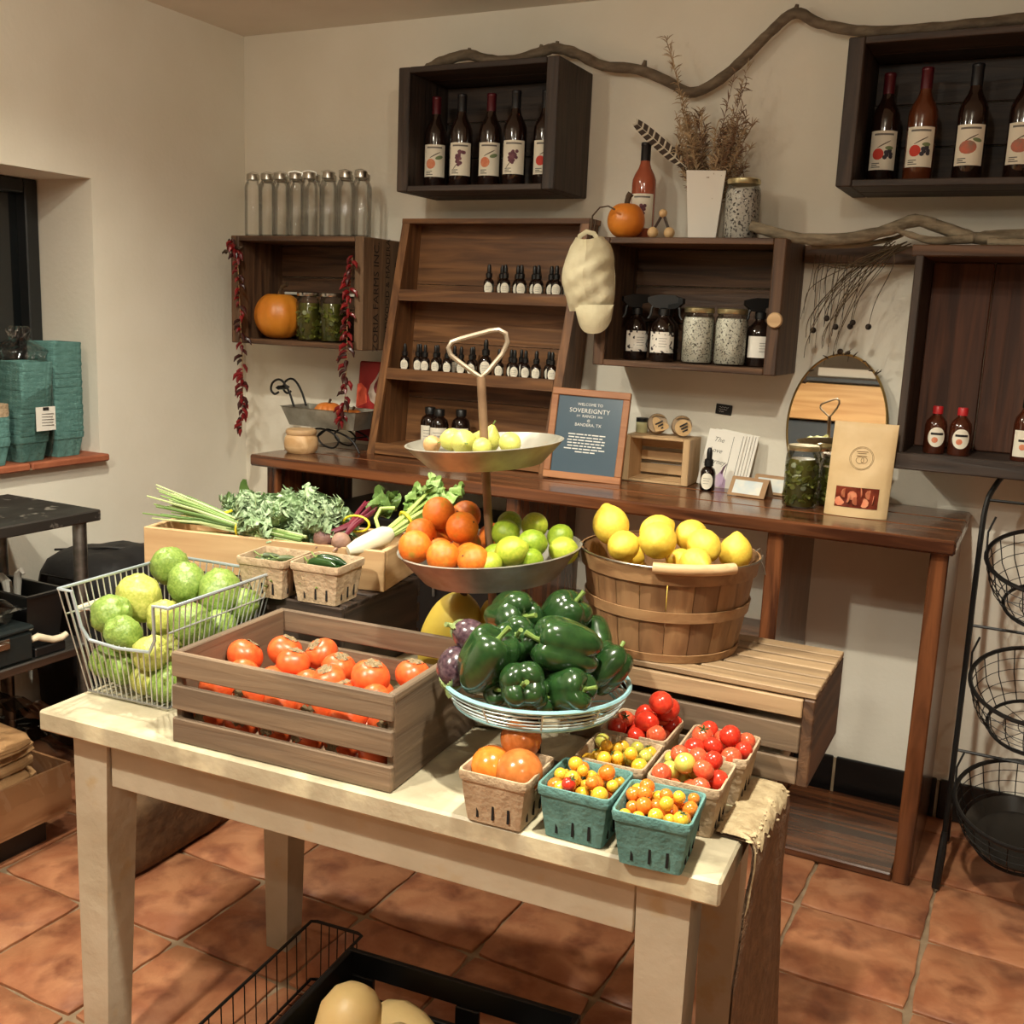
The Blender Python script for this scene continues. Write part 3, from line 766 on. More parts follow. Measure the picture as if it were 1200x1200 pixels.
for lay, z in ((0, TZ+.041), (1, TZ+.089)):
    for i in range(6):
        for j in range(4):
            if lay and (i, j) in ((5, 3), (4, 3), (0, 3)): continue
            lx = -.163+.0645*i+(.012 if lay else 0)+rnd.uniform(-.003, .003); lyy = -.107+.0705*j+rnd.uniform(-.003, .003)
            if lay and j >= 2: continue
            tilt = (rnd.uniform(1.0, 1.8), 0, rnd.uniform(-.5, .5)) if rnd.random() < .45 else (PI*rnd.choice((0, 1)), 0, rnd.uniform(0, 6))
            pcs.append(((1.8195+lx*ca-lyy*sa, -1.8765+lx*sa+lyy*ca, z), .0305, tilt))
for p, r, ro in pcs:
    round_fruit('persimmon', 'orange persimmon with a dry papery calyx in the grey slatted crate', 'persimmon', PM, p, r, 'persimmons in the slatted crate', ('calyx', PCM), ro)
# ---- oranges and limes on the middle tray, pears on the top one
ORM = fruit_mat('orange_peel', (232, 128, 40), (218, 110, 30), sc=5, rough=.4, bump=.22, bsc=85, c3=(176, 140, 52), sc3=.9, lo3=.60, hi3=.75)
mb = MB(); mb.blob((1, 1, .97), lambda d, th, ph: 1+.012*noise.noise(d*3)-.05*math.exp(-(th/.18)**2), 22, 14); OM = mb.mesh('orange', ORM)
mb = MB(); mb.lathe([(.001, .925), (.07, .93), (.05, .965), (.001, .97)], 8); OST = mb.mesh('stem_end', STEMB)
ST_ORANGES = [(1.906, -1.67, 1.098, 0.030), (1.972, -1.700, 1.085, 0.029), (1.902, -1.722, 1.068, 0.028), (1.924, -1.776, 1.058, 0.029), (1.984, -1.782, 1.050, 0.029), (1.950, -1.735, 1.046, 0.024), (2.003, -1.728, 1.044, 0.024), (2.043, -1.785, 1.053, 0.027), (1.929, -1.612, 1.088, 0.028), (1.90, -1.66, 1.046, .027), (1.955, -1.65, 1.044, .026), (1.97, -1.58, 1.046, .028)]
for x, y, z, r in ST_ORANGES:
    round_fruit('orange', 'orange heaped on the middle tray of the tiered stand', 'orange', OM, (x-.004, y, z-.004), r, 'oranges on the tiered stand', ('stem_end', OST), (rnd.uniform(.3, 1.8), rnd.uniform(-.8, .8), rnd.uniform(0, 6.28)))
LIM = [fruit_mat('lime_peel', (150, 172, 50), (124, 152, 38), sc=5, rough=.36, bump=.15, bsc=85, rand=.1), fruit_mat('lime_peel_yellow', (190, 196, 70), (158, 178, 52), sc=5, rough=.36, bump=.15, bsc=85, rand=.08)]
def lime_fn(d, th, ph):
    e = math.exp(-(th/.28)**2)+math.exp(-((PI-th)/.28)**2)
    return 1+.14*e+.012*noise.noise(d*3)
LMM = []
for m_ in LIM:
    mb = MB(); mb.blob((.95, .95, 1.03), lime_fn, 20, 14); LMM.append(mb.mesh('lime', m_))
for k, (x, y, z, r) in enumerate([(2.030, -1.655, 1.074, 0.026), (2.083, -1.735, 1.064, 0.027), (2.100, -1.690, 1.072, 0.025), (2.062, -1.605, 1.084, 0.025), (2.105, -1.588, 1.066, 0.024), (2.138, -1.645, 1.056, 0.026), (2.108, -1.710, 1.046, 0.023), (2.062, -1.770, 1.046, 0.021), (2.005, -1.59, 1.078, 0.024), (2.06, -1.66, 1.04, .024), (2.045, -1.715, 1.045, .024)]):
    round_fruit('lime', 'green-yellow lime heaped beside the oranges on the middle tray', 'lime', LMM[k % 2], (x, y, z-.002), r, 'limes on the tiered stand', ('stem_end', OST), (rnd.uniform(.3, 1.8), rnd.uniform(-1.2, .8), rnd.uniform(0, 6.28)))
PEAR = fruit_mat('pear_skin', (198, 194, 104), (176, 178, 82), sc=12, rough=.4, bump=.08)
TANP = fruit_mat('tan_pear_skin', (200, 158, 108), (180, 136, 88), sc=12, rough=.45, bump=.1)
def pear_fn(d, th, ph):
    z = math.cos(th); k = 1+.06*noise.noise(d*2.1)
    q = Vector((d.x, d.y, d.z*1.25)); w = 1 if z < .1 else 1-.42*min(1, (z-.1)/.7)
    return Vector((q.x*w*k, q.y*w*k, q.z))
PRM = []
for m_ in (PEAR, TANP):
    mb = MB(); mb.blob((1, 1, 1), pear_fn, 18, 14); PRM.append(mb.mesh('pear', m_))
mb = MB(); mb.tube([(0, 0, 1.2), (.04, 0, 1.4), (.12, 0, 1.62)], [.07, .06, .08], 6); PST = mb.mesh('stem', STEMG)
for k, (x, y, z, r, ro) in enumerate([(1.921, -1.655, 1.232, 0.022, (1.4, .2, 2)), (1.962, -1.690, 1.234, 0.024, (1.5, 0, .6)), (1.985, -1.640, 1.238, 0.023, (.25, .1, 1)), (2.030, -1.652, 1.236, 0.021, (1.5, .1, 4.2)), (1.908, -1.705, 1.227, 0.017, (1.3, 0, 1)), (1.955, -1.60, 1.232, .022, (1.4, .3, 5)), (2.005, -1.70, 1.231, .018, (1.5, 0, 3))]):
    tan = k == 4
    round_fruit('pear', 'small tan pear in the top tray of the tiered stand' if tan else 'small pale yellow-green pear in the top tray of the tiered stand', 'pear', PRM[1 if tan else 0], (x-.002, y, z-.005), r*.92, None if tan else 'pears in the top tray', ('stem', PST), ro)
# ---- lemons
LEM = fruit_mat('lemon_peel', (232, 200, 78), (222, 184, 62), sc=6, rough=.4, bump=.2, bsc=80, rand=.05)
def lemon_fn(d, th, ph):
    e = math.exp(-(th/.30)**2); e2 = math.exp(-((PI-th)/.25)**2)
    return 1+.22*e+.08*e2+.015*noise.noise(d*3)
mb = MB(); mb.blob((.95, .95, 1.05), lemon_fn, 20, 16); LEMM = mb.mesh('lemon', LEM)
for k, (x, y, z, r) in enumerate([(2.186, -1.552, 1.092, 0.034), (2.238, -1.622, 1.074, 0.028), (2.295, -1.612, 1.090, 0.033), (2.268, -1.541, 1.090, 0.030), (2.318, -1.500, 1.082, 0.030), (2.356, -1.548, 1.077, 0.030), (2.398, -1.497, 1.062, 0.030), (2.322, -1.556, 1.045, 0.025), (2.362, -1.612, 1.060, 0.027), (2.225, -1.555, 1.045, 0.025), (2.25, -1.48, 1.055, .03), (2.20, -1.49, 1.04, .028), (2.32, -1.44, 1.05, .03), (2.38, -1.44, 1.045, .028)]):
    round_fruit('lemon', 'yellow lemon heaped in the round bushel basket', 'lemon', LEMM, (x, y, z-.002), r, 'lemons in the bushel basket', ('stem_end', OST), (rnd.uniform(-2, 2), rnd.uniform(-2, 2), rnd.uniform(0, 6.28)))
for k in range(8):   # the layer that carries them
    a = 2*PI*k/8+.3; rr_ = .078
    round_fruit('lemon', 'yellow lemon heaped in the round bushel basket', 'lemon', LEMM, (2.287+rr_*math.cos(a), -1.52+rr_*math.sin(a), .985), .029, 'lemons in the bushel basket', ('stem_end', OST))
# ---- bell peppers
PEP = fruit_mat('bell_pepper_skin', (28, 56, 26), (40, 70, 32), sc=3, rough=.22, bump=.03, coat=.4, rand=.12)
def pep_mesh(sd):
    nl = 4 if sd < 2 else 3
    def fn(d, th, ph):
        lob = .17*(abs(math.cos(nl/2*ph+sd))**.75-.55)*(.35+.65*math.sin(th))
        bt_l = .12*abs(math.cos(nl/2*ph+sd))*math.exp(-((PI-th)/.75)**2)
        se = (abs(math.sin(th))**2.8+abs(math.cos(th))**2.8)**(-1/2.8)
        k = se*(1+lob)+bt_l-.30*math.exp(-(th/.34)**2)-.20*math.exp(-((PI-th)/.3)**2)+.06*noise.noise(d*1.6+Vector((sd, 0, 0)))
        tp = .92+.10*math.cos(th)
        return Vector((d.x*k*tp, d.y*k*tp, d.z*k*1.10))
    mb = MB(); mb.blob((.96, .96, 1), fn, 40, 26); return mb.mesh('bell_pepper', PEP)
PPM = [pep_mesh(i*1.3) for i in range(3)]
mb = MB(); mb.lathe([(.001, .70), (.26, .74), (.20, .82), (.10, .86), (.001, .86)], 10); mb.tube([(0, 0, .80), (.03, .02, 1.05), (.12, .06, 1.38)], [.10, .08, .10], 8); PPS = mb.mesh('stem', STEMG)
for k, (x, y, z, r, ro) in enumerate([(2.140, -1.835, 0.992, 0.036, (1.35, 0, R(62))), (2.205, -1.785, 0.988, 0.035, (.5, .3, 1.2)), (2.246, -1.752, 0.953, 0.028, (1.0, .3, R(-150))), (2.170, -1.880, 0.966, 0.033, (.9, .2, R(20))), (2.248, -1.872, 0.972, 0.041, (.3, -1.3, R(20))), (2.150, -1.935, 0.950, 0.040, (.15, .45, R(25))), (2.293, -1.810, 0.930, 0.031, (.6, .5, 2)), (2.212, -1.938, 0.922, 0.034, (1.15, .0, R(28))), (2.272, -1.905, 0.917, 0.031, (1.2, .4, R(70))), (2.13, -1.80, .93, .035, (0, .3, 1)), (2.20, -1.83, .918, .036, (.2, 1, 2)), (2.235, -1.77, .915, .032, (1, 0, 3)), (2.265, -1.865, .905, .028, (1, .6, 3)), (2.10, -1.87, .903, .026, (1, .6, 1)), (2.165, -1.925, .905, .024, (1.3, .2, .4)), (2.228, -1.925, .903, .024, (1.3, .2, 1.4))]):
    round_fruit('bell_pepper', 'glossy dark green bell pepper heaped in the wire pedestal bowl', 'bell pepper', PPM[k % 3], (x, y, z-.008), r*1.14, 'bell peppers in the wire bowl', ('stem', PPS), ro)
# ---- two small eggplants at the bowl's edge
EGG = fruit_mat('eggplant_skin', (52, 34, 44), (92, 70, 76), sc=4, rough=.2, bump=.03, coat=.3)
EGC = M('eggplant_calyx', (150, 164, 104), (110, 130, 74), sc=(30, 30, 30), rough=.6, bump=.2)
mb = MB(); mb.blob((1, 1, 1.25), lambda d, th, ph: 1-.12*math.cos(th), 20, 14); EGM = mb.mesh('eggplant', EGG)
mb = MB(); mb.blob((.86, .86, 1.16), lambda d, th, ph: (1.03 if th < .75+.3*math.sin(5*ph) else .6), 40, 16, TR((0, 0, .05))); mb.tube([(0, 0, 1.1), (.1, 0, 1.4), (.3, 0, 1.55)], [.2, .15, .17], 7); EGCM = mb.mesh('calyx', EGC)
for lab, x, y, z, r, ro in (('small eggplant with a broad green calyx on the rim of the wire bowl', 2.098, -1.898, .962, .025, (1.2, 0, R(-80))), ('dark purple eggplant lying against the left rim of the wire bowl', 2.088, -1.925, .912, .027, (2.6, .3, R(30)))):
    round_fruit('eggplant', lab, 'eggplant', EGM, (x, y, z), r, None, ('calyx', EGCM), ro)
# ---- melons behind the persimmon crate
MEL = fruit_mat('melon_rind', (206, 180, 74), (190, 164, 60), sc=8, rough=.5, bump=.12, bsc=40)
mb = MB(); mb.blob((.058, .058, .104), lambda d, th, ph: 1+.015*noise.noise(d*2), 26, 18); 
o = tag(mb.build('melon', MEL, None, (1.893, -1.600, .836), (R(4), R(17), 0)), 'smooth yellow melon standing behind the persimmon crate', 'melon'); MB().lathe([(.001, .1015), (.008, .102), (.006, .108), (.001, .108)], 8).build('stem_scar', STEMB, o)
mb = MB(); mb.blob((.036, .036, .095), lambda d, th, ph: 1+.015*noise.noise(d*2), 22, 16)
o = tag(mb.build('melon', MEL, None, (1.975, -1.570, .829), (0, R(-8), 0)), 'narrow yellow melon half hidden behind the bell peppers', 'melon'); MB().lathe([(.001, .0925), (.008, .093), (.006, .099), (.001, .099)], 8).build('stem_scar', STEMB, o)
# ---- tomatoes
def tom_mat(n, a, b): return fruit_mat(n, a, b, sc=3, rough=.2, bump=0.02, coat=.2, rand=.05)
TOMY = tom_mat('yellow_tomato_skin', (232, 186, 62), (222, 164, 48)); TOMO = tom_mat('orange_tomato_skin', (226, 132, 48), (216, 112, 38)); TOMR = tom_mat('red_tomato_skin', (196, 44, 30), (206, 62, 40))
TOMG = tom_mat('green_tomato_skin', (180, 188, 84), (196, 176, 84)); TOMB = tom_mat('bronze_tomato_skin', (206, 122, 62), (178, 100, 44)); TOMP = tom_mat('pink_red_tomato_skin', (208, 78, 52), (214, 100, 64))
def tmesh(m_, el=1.0):
    mb = MB(); mb.blob((.98, .98, .95*el), lambda d, th, ph: 1+.02*math.cos(5*ph)*math.exp(-(th/.7)**2)-.10*math.exp(-(th/.25)**2), 16, 12); return mb.mesh('tomato', m_)
TMY, TMO, TMR, TMG, TMB, TMP = [tmesh(m_) for m_ in (TOMY, TOMO, TOMR, TOMG, TOMB, TOMP)]; TMR2 = tmesh(TOMR, 1.3); TMP2 = tmesh(TOMP, 1.2)
mb = MB()
for k in range(5):
    a = 2*PI*k/5; mb.tube([(0, 0, .86), (.28*math.cos(a), .28*math.sin(a), .97), (.58*math.cos(a+.2), .58*math.sin(a+.2), .93+.1*(k % 2))], [.09, .08, .02], 4)
mb.tube([(0, 0, .85), (.05, 0, 1.15)], .07, 5); TCM = mb.mesh('calyx', CALYXG)
def fill(pin, meshes, r0, r1, label, group, n1=4, extra=8, cal=.35, sd=0):
    rr_ = random.Random(sd); (bx_, by_, bz_), rz_ = pin; c_, s_ = math.cos(R(rz_)), math.sin(R(rz_))
    placed = []
    def tryput(lx, ly, lz, r):
        for q in placed:
            if (q[0]-lx)**2+(q[1]-ly)**2+(q[2]-lz)**2 < (.93*(q[3]+r))**2: return False
        lim = .040-r+.010*min(1, lz/.07)
        if lz < .066 and (abs(lx) > lim or abs(ly) > lim): return False
        placed.append((lx, ly, lz, r)); return True
    for zl, m_ in ((.006, 150), (.024, 200), (.042, 300), (.056, 400), (.064, extra*20), (.074, extra*12)):
        for _ in range(m_):
            r = rr_.uniform(r0, r1); s2 = .040 if zl < .06 else (.040 if zl < .07 else .026)
            tryput(rr_.uniform(-s2, s2), rr_.uniform(-s2, s2), zl+r, r)
    for (lx, ly, lz, r) in placed:
        if lz+r < .045 and r1 < .02: continue
        wx, wy = bx_+lx*c_-ly*s_, by_+lx*s_+ly*c_
        me = rr_.choice(meshes)
        lab = label[me.name] if isinstance(label, dict) else label
        o = tag(put('tomato', me, None, (wx, wy, bz_+lz), (rr_.uniform(-1.2, 1.2), rr_.uniform(-1.2, 1.2), rr_.uniform(0, 6)), r), lab, 'tomato', group)
        if rr_.random() < cal: put('calyx', TCM, o)
    return placed
P = [(a[1], a[2]) for a in PINTS]
for x, y, z, r, me in ((2.188, -1.978, .797, .033, TMO), (2.234, -1.980, .801, .036, TMB), (2.212, -1.934, .830, .032, TMB)):
    o = tag(put('tomato', me, None, (x, y, z), (2.7+rnd.uniform(-.3, .3), rnd.uniform(-.3, .3), rnd.uniform(0, 6)), r), 'large orange-bronze tomato in the tan pulp basket under the wire bowl', 'tomato', 'large orange tomatoes'); put('calyx', TCM, o)
fill(P[1], [TMY, TMY, TMO, TMO, TMY], .0085, .0125, 'small yellow-orange cherry tomato in the teal basket with a single red one', 'mixed cherry tomatoes in the teal basket', extra=22, sd=1)
o = tag(put('tomato', TMR, None, (2.322, -2.004, BZ+.083), (.4, .3, 1), .0105), 'single red cherry tomato among the yellow ones in a teal basket', 'tomato'); put('calyx', TCM, o)
fill(P[2], [TMY, TMY, TMY, TMO], .0085, .012, 'small yellow cherry tomato in the teal basket at the table corner', 'yellow cherry tomatoes in the corner teal basket', extra=22, sd=2)
fill(P[3], [TMY, TMY, TMG], .0095, .0135, 'small pale yellow tomato in the tan basket by the wire bowl', 'pale yellow tomatoes in the tan basket', extra=16, sd=3, cal=.2)
fill(P[4], [TMP, TMP, TMR, TMG, TMP2], .0135, .0175, 'red to green tomato in the tan basket behind the teal corner basket', 'mixed red and green tomatoes', extra=16, sd=4, cal=.4)
fill(P[6], [TMR, TMR, TMP, TMR2], .0135, .0175, 'bright red tomato in the tan basket by the burlap cloth', 'bright red tomatoes', extra=14, sd=5, cal=.3)
fill(P[5], [TMR2, TMR2, TMP], .0135, .0165, 'red plum tomato in the tan basket against the slatted crate', 'red plum tomatoes', extra=14, sd=6, cal=.3)
for x, y, z, r in ((2.365, -1.712, BZ+.105, .0185), (2.345, -1.755, BZ+.095, .0175), (2.362, -1.742, BZ+.126, .019)):
    o = tag(put('tomato', TMR2, None, (x, y, z), (1.3, .3, rnd.uniform(0, 6)), r), 'red plum tomato in the tan basket against the slatted crate', 'tomato', 'red plum tomatoes')
# ---- peppers in the two tan baskets on the dark crate
JAL = fruit_mat('jalapeno_skin', (30, 58, 26), (48, 78, 34), sc=6, rough=.22, bump=.03, rand=.12)
JALD = fruit_mat('dull_pepper_skin', (84, 96, 58), (60, 74, 42), sc=12, rough=.45, bump=.2, rand=.15)
def jal_mesh(m_, L, r):
    mb = MB(); pts = [(L*(k/8-.5), .12*L*math.sin(PI*k/8), 0) for k in range(9)]
    mb.tube(pts, [r*w for w in (.55, .92, 1, .98, .92, .84, .70, .48, .12)], 10); return mb.mesh('jalapeno', m_)
def jst(L, r):
    mb = MB(); mb.tube([(-L/2-.002, 0, 0), (-L/2+.001, 0, 0)], [r*.5, r*.62], 8); mb.tube([(-L/2, 0, 0), (-L/2-.008, 0, .003), (-L/2-.016, .003, .008)], .0016, 6); return mb.mesh('stem', STEMG)
J1, J2, JS1 = jal_mesh(JAL, .066, .0105), jal_mesh(JALD, .036, .0065), jst(.066, .0105)
JS2 = jst(.036, .0065)
for n_, (pin, me, stm, lab, grp, hz) in enumerate(((P[7], J1, JS1, 'glossy dark green jalapeno in the tan basket on the dark crate', 'green jalapenos', .014), (P[8], J2, JS2, 'small dull green pepper in the tan basket beside the wire basket', 'small dull green peppers', .009))):
    (bx_, by_, bz_), rz_ = pin
    lays = 5 if n_ == 0 else 7
    for k in range(lays*(2 if n_ == 0 else 4)):
        l_ = k//(2 if n_ == 0 else 4); q = k % (2 if n_ == 0 else 4)
        if n_ == 0: lx, ly, ra = 0, (-.018, .018)[q]+rnd.uniform(-.006, .006), rnd.uniform(-.25, .25)+(PI/2 if l_ % 2 else 0)
        else: lx, ly, ra = (-.017, .017)[q % 2]+rnd.uniform(-.003, .003), (-.018, .018)[q//2]+rnd.uniform(-.003, .003), rnd.uniform(0, 3)
        if n_ == 0 and l_ % 2: lx, ly = ly, lx
        if bz_+.006+hz*(l_+.6) < bz_+.03: pass
        o = tag(put('pepper', me, None, (bx_+lx, by_+ly, bz_+.008+hz*(l_+.6)), (rnd.uniform(-.1, .1), rnd.uniform(-.1, .1), ra)), lab, 'pepper', grp)
        put('stem', stm, o)
# ---- vegetables in the pine box (positions in the box's own axes)
vbM = Matrix.Translation((1.414, -1.504, DCZ+.001)) @ Matrix.Rotation(R(12), 4, 'Z')
def inbox(x, y, z): return vbM @ Vector((x, y, z))
BAND = M('yellow_rubber_band', (226, 206, 46), rough=.5)
LGR = M('lemongrass_green', (150, 176, 112), (196, 204, 158), sc=(50, 50, 50), rough=.5, rand=.2)
lg = thing('lemongrass_bundle', 'bundle of pale green lemongrass tied with a yellow band, sticking out of the pine box', 'vegetable', inbox(-.065, -.055, .088), R(5))
dirv = Vector((-.90, .0, .14)).normalized(); rn2 = random.Random(4)
SK = [M('stalk_green_%d' % k, a, b, sc=(6, 6, 6), rough=.5) for k, (a, b) in enumerate((((142, 168, 98), (112, 142, 74)), ((190, 200, 150), (164, 180, 120)), ((112, 140, 76), (92, 122, 62))))]
for k in range(46):
    a = rn2.uniform(0, 6.28); q = math.sqrt(rn2.random())*.021
    o1 = Vector((0, math.cos(a)*q, math.sin(a)*q*.8)); sp = rn2.uniform(.9, 1.7)
    L1 = rn2.uniform(.15, .22)
    p0 = Vector((.135+rn2.uniform(-.03, .03), -.006, -.004))+o1*.8; p1 = o1+Vector((0, 0, .004))
    p2 = p1+dirv*L1*.5+o1*sp*.7; p3 = p1+dirv*L1+o1*sp*1.7+Vector((0, 0, -.008))
    MB().tube([p0, p1, p2, p3], [.0034, .0034, .0028, .0016], 5).build('stalk', SK[k % 3], lg)
mb = MB(); mb.tube([(.0+.012*0, .024*math.cos(2*PI*k/20), .004+.021*math.sin(2*PI*k/20)) for k in range(20)], .0028, 6, True); mb.build('band', BAND, lg)
mb = MB(); mb.tube([(-.03, .004, .038), (-.055, .0, .028), (-.062, -.01, .02)], .003, 5); mb.build('band', BAND, lg)
# kale
KALE = M('curly_kale_leaf', (122, 150, 104), (176, 198, 156), sc=(40, 40, 40), detail=6, rough=.55, bump=.4, bsc=90, rand=.2)
KSTEM = M('kale_midrib', (176, 192, 140), rough=.5)
def kale_mesh(sd, L=.115, W=.050, ruf=.017):
    mb = MB(0); nu, nv = 40, 22
    def f_(u, v):
        q = (v-.5)*2; w = W*(math.sin(PI*min(1, .10+.84*u))**.6)
        edge = abs(q)**2
        z = ruf*(edge*(math.sin(u*44+sd*3+q*2)+.8*math.sin(u*83+sd+5*q))+.25*math.sin(u*30+q*9)) + .012*abs(q) + .05*u*u*L/.13
        y = q*w*(1+.16*math.sin(u*52+sd+3*q))+ruf*.6*edge*math.cos(u*70+sd)
        return Vector((u*L*(1-.25*u*.4), y, z))
    mb.grid(nu, nv, f_); return mb.mesh('kale_leaf', KALE)
def rib_mesh(L=.13):
    mb = MB(); mb.tube([(-.03, 0, -.002), (0, 0, -.001), (L*.45, 0, .010), (L*.8, 0, .03)], [.0035, .0032, .0022, .001], 5); return mb.mesh('midrib', KSTEM)
KMS = [kale_mesh(i) for i in range(4)]; RIB = rib_mesh()
def kale_bunch(label, c, n, spread, sd, sc=.62, ext=(.085, .055, .05)):
    t = thing('kale_bunch', label, 'kale', c, R(12)); r_ = random.Random(sd)
    for k in range(n):
        yaw = r_.uniform(-spread, spread)+PI/2; pit = -r_.uniform(.1, 1.3)
        o = put('leaf', r_.choice(KMS), t, (r_.uniform(-1, 1)*ext[0], r_.uniform(-1, 1)*ext[1], r_.uniform(-.2, 1)*ext[2]), (r_.uniform(-.8, .8), pit, yaw), sc*r_.uniform(.75, 1.15))
        put('midrib', RIB, o)
    return t
kale_bunch('large bunch of frilly grey-green curly kale filling the middle of the pine box', inbox(.030, .0, .055), 96, 2.9, 2)
kale_bunch('smaller bunch of curly kale behind the lemongrass in the pine box', inbox(-.095, .040, .06), 34, 2.4, 6, .58, (.05, .03, .035))
FLATL = M('flat_green_leaf', (112, 142, 74), (84, 112, 54), sc=(14, 14, 14), rough=.5, bump=.15)
def leaf_mesh(L, W, curl=.02, m_=None, wav=.004):
    mb = MB(0)
    mb.grid(10, 6, lambda u, v: Vector((u*L, (v-.5)*2*W*math.sin(PI*(.04+.94*u))**.75, curl*u*u+.10*W*abs(v-.5)*2+wav*math.sin(9*u+6*v)))); return mb.mesh('leaf', m_ or FLATL)
CH = thing('collard_leaves', 'few upright pale green pointed leaves behind the kale', 'leafy greens', inbox(-.125, .055, .075), R(9))
for k, (x, ro, s_) in enumerate(((0, (.2, -1.35, 1.2), 1.0), (-.03, (.3, -1.0, 2.6), .7), (.03, (-.2, -1.1, .6), .75))):
    put('leaf', leaf_mesh(.10, .022), CH, (x, 0, 0), ro, s_)
# beets
BEETR = M('beetroot_skin', (150, 116, 98), (104, 70, 66), sc=(24, 24, 24), rough=.6, bump=.3, bsc=60)
BEETS = M('beet_stem_crimson', (112, 28, 48), (86, 22, 40), sc=(12, 12, 12), rough=.4)
bt_ = thing('beet_bunch', 'bunch of two brown beets with crimson stems tied with a yellow band', 'beets', inbox(.155, -.055, .082), R(9))
for p, r in (((-.022, -.022, .012), .022), ((.020, -.028, .010), .020)):
    mb = MB(); mb.blob((r, r, r*.95), lambda d, th, ph: 1+.05*noise.noise(d*2.5), 16, 12, TR(p)); mb.tube([(p[0], p[1]-.012, p[2]-.01), (p[0]-.004, p[1]-.028, p[2]-.016)], [.004, .0008], 5); mb.build('beetroot', BEETR, bt_)
for k in range(9):
    x = -.022+.0055*k; s0 = Vector((-.02 if k < 5 else .02, -.012, .018))
    MB().tube([s0, Vector((x*.4+.016, .03, .030+.003*(k % 3))), Vector((x+.028, .075, .052+.006*(k % 3))), Vector((x*1.5+.04, .11, .07))], [.0048, .0048, .004, .0025], 6).build('stem', BEETS, bt_)
BL = leaf_mesh(.075, .026, .01, FLATL, .012)
for k, ro in enumerate(((.3, -.5, 1.3), (-.5, -.8, 1.0), (.8, -.4, 1.7), (0, -1.0, 1.2), (.5, -.2, .6), (-.9, -.6, 1.9), (.2, -.9, .5), (1.0, -.7, 1.2))):
    put('leaf', BL, bt_, (.030+.004*k, .075+.004*(k % 3), .050+.003*(k % 2)), ro, .62+.06*(k % 4))
mb = MB(); mb.tube([(.018+.030*math.cos(2*PI*k/18), .045, .034+.017*math.sin(2*PI*k/18)) for k in range(18)], .0026, 6, True); mb.build('band', BAND, bt_)
# daikon with its leafy stalks
DAI = M('white_daikon_skin', (232, 226, 200), (214, 206, 174), sc=(14, 14, 60), rough=.45, bump=.1)
dk = thing('daikon_bunch', 'white daikon root with pale green leafy stalks tied with a yellow band', 'daikon radish', inbox(.248, -.045, .092), R(9))
mb = MB(); mb.tube([(-.045, -.065, -.012), (-.03, -.048, -.006), (-.008, -.016, .006), (.004, .004, .012), (.012, .016, .016)], [.010, .018, .0205, .020, .013], 14); mb.build('root', DAI, dk)
STK = M('pale_green_stalk', (182, 200, 116), (150, 176, 84), sc=(20, 20, 20), rough=.4)
rn3 = random.Random(8); DKL = leaf_mesh(.048, .016, .006, M('pale_leaf', (150, 178, 104), (116, 148, 76), sc=(16, 16, 16), rough=.5), .008)
for k in range(20):
    a = rn3.uniform(0, 6.28); q = .014*math.sqrt(rn3.random()); o1 = Vector((math.cos(a)*q, 0, math.sin(a)*q))
    e = Vector((.075, .115, .075))+o1*3.2+Vector((rn3.uniform(-.01, .012), rn3.uniform(-.02, .02), 0))
    MB().tube([Vector((.008, .010, .015))+o1*.7, Vector((.03, .045, .036))+o1*1.1, e], [.0042, .0040, .0026], 6).build('stalk', STK, dk)
    for q_ in range(3): put('leaf', DKL, dk, e-Vector((.012, .018, .008))*(1+q_*.6), (rn3.uniform(-1.2, 1.2), rn3.uniform(-.8, .3), .95+rn3.uniform(-.9, .9)), rn3.uniform(.6, 1.0))
mb = MB(); ux = Vector((.8, -.55, 0)).normalized(); uz = Vector((-.25, -.35, .9)).normalized()
mb.tube([Vector((.032, .048, .038))+ux*(.020*math.cos(2*PI*k/18))+uz*(.020*math.sin(2*PI*k/18)) for k in range(18)], .0032, 6, True); mb.build('band', BAND, dk)
mb = MB(); mb.tube([(-.012, .012, .016), (-.03, .03, .04), (-.028, .05, .058), (.0, .06, .060)], .0042, 6); mb.build('stalk', STK, dk)
# ================================================================ GOODS ON THE WALL AND CONSOLE
def smooth(pts, n=5):
    P_ = [Vector(p) for p in pts]; out = []
    for i in range(len(P_)-1):
        a, b, c, d = P_[max(0, i-1)], P_[i], P_[i+1], P_[min(len(P_)-1, i+2)]
        for k in range(n):
            t = k/n; out.append(.5*((2*b)+(c-a)*t+(2*a-5*b+4*c-d)*t*t+(3*b-a-3*c+d)*t**3))
    return out+[P_[-1]]
def cyl_patch(mb, r, z0, z1, a0, a1, n=10, th=.0006):
    "curved label wrapped on a bottle, facing -y at angle 0"
    def f_(o): return lambda u, v: Vector(((r+o)*math.sin(a0+(a1-a0)*u), -(r+o)*math.cos(a0+(a1-a0)*u), z0+(z1-z0)*v))
    mb.grid(n, 1, f_(th)); return mb
def cyl_disc(mb, r, cx_, cz_, rx, rz, n=14, o=.001, rot=0):
    pts = []; fs = []; K = 4
    for j in range(K+1):
        for k in range(n):
            x0_, z0_ = rx*j/K*math.cos(2*PI*k/n), rz*j/K*math.sin(2*PI*k/n)
            x, z = x0_*math.cos(rot)-z0_*math.sin(rot), x0_*math.sin(rot)+z0_*math.cos(rot)
            a = (cx_+x)/r; pts.append(((r+o)*math.sin(a), -(r+o)*math.cos(a), cz_+z))
    for j in range(K):
        for k in range(n): fs.append((j*n+k, (j+1)*n+k, (j+1)*n+(k+1) % n, j*n+(k+1) % n))
    mb.add(pts, fs, True); return mb
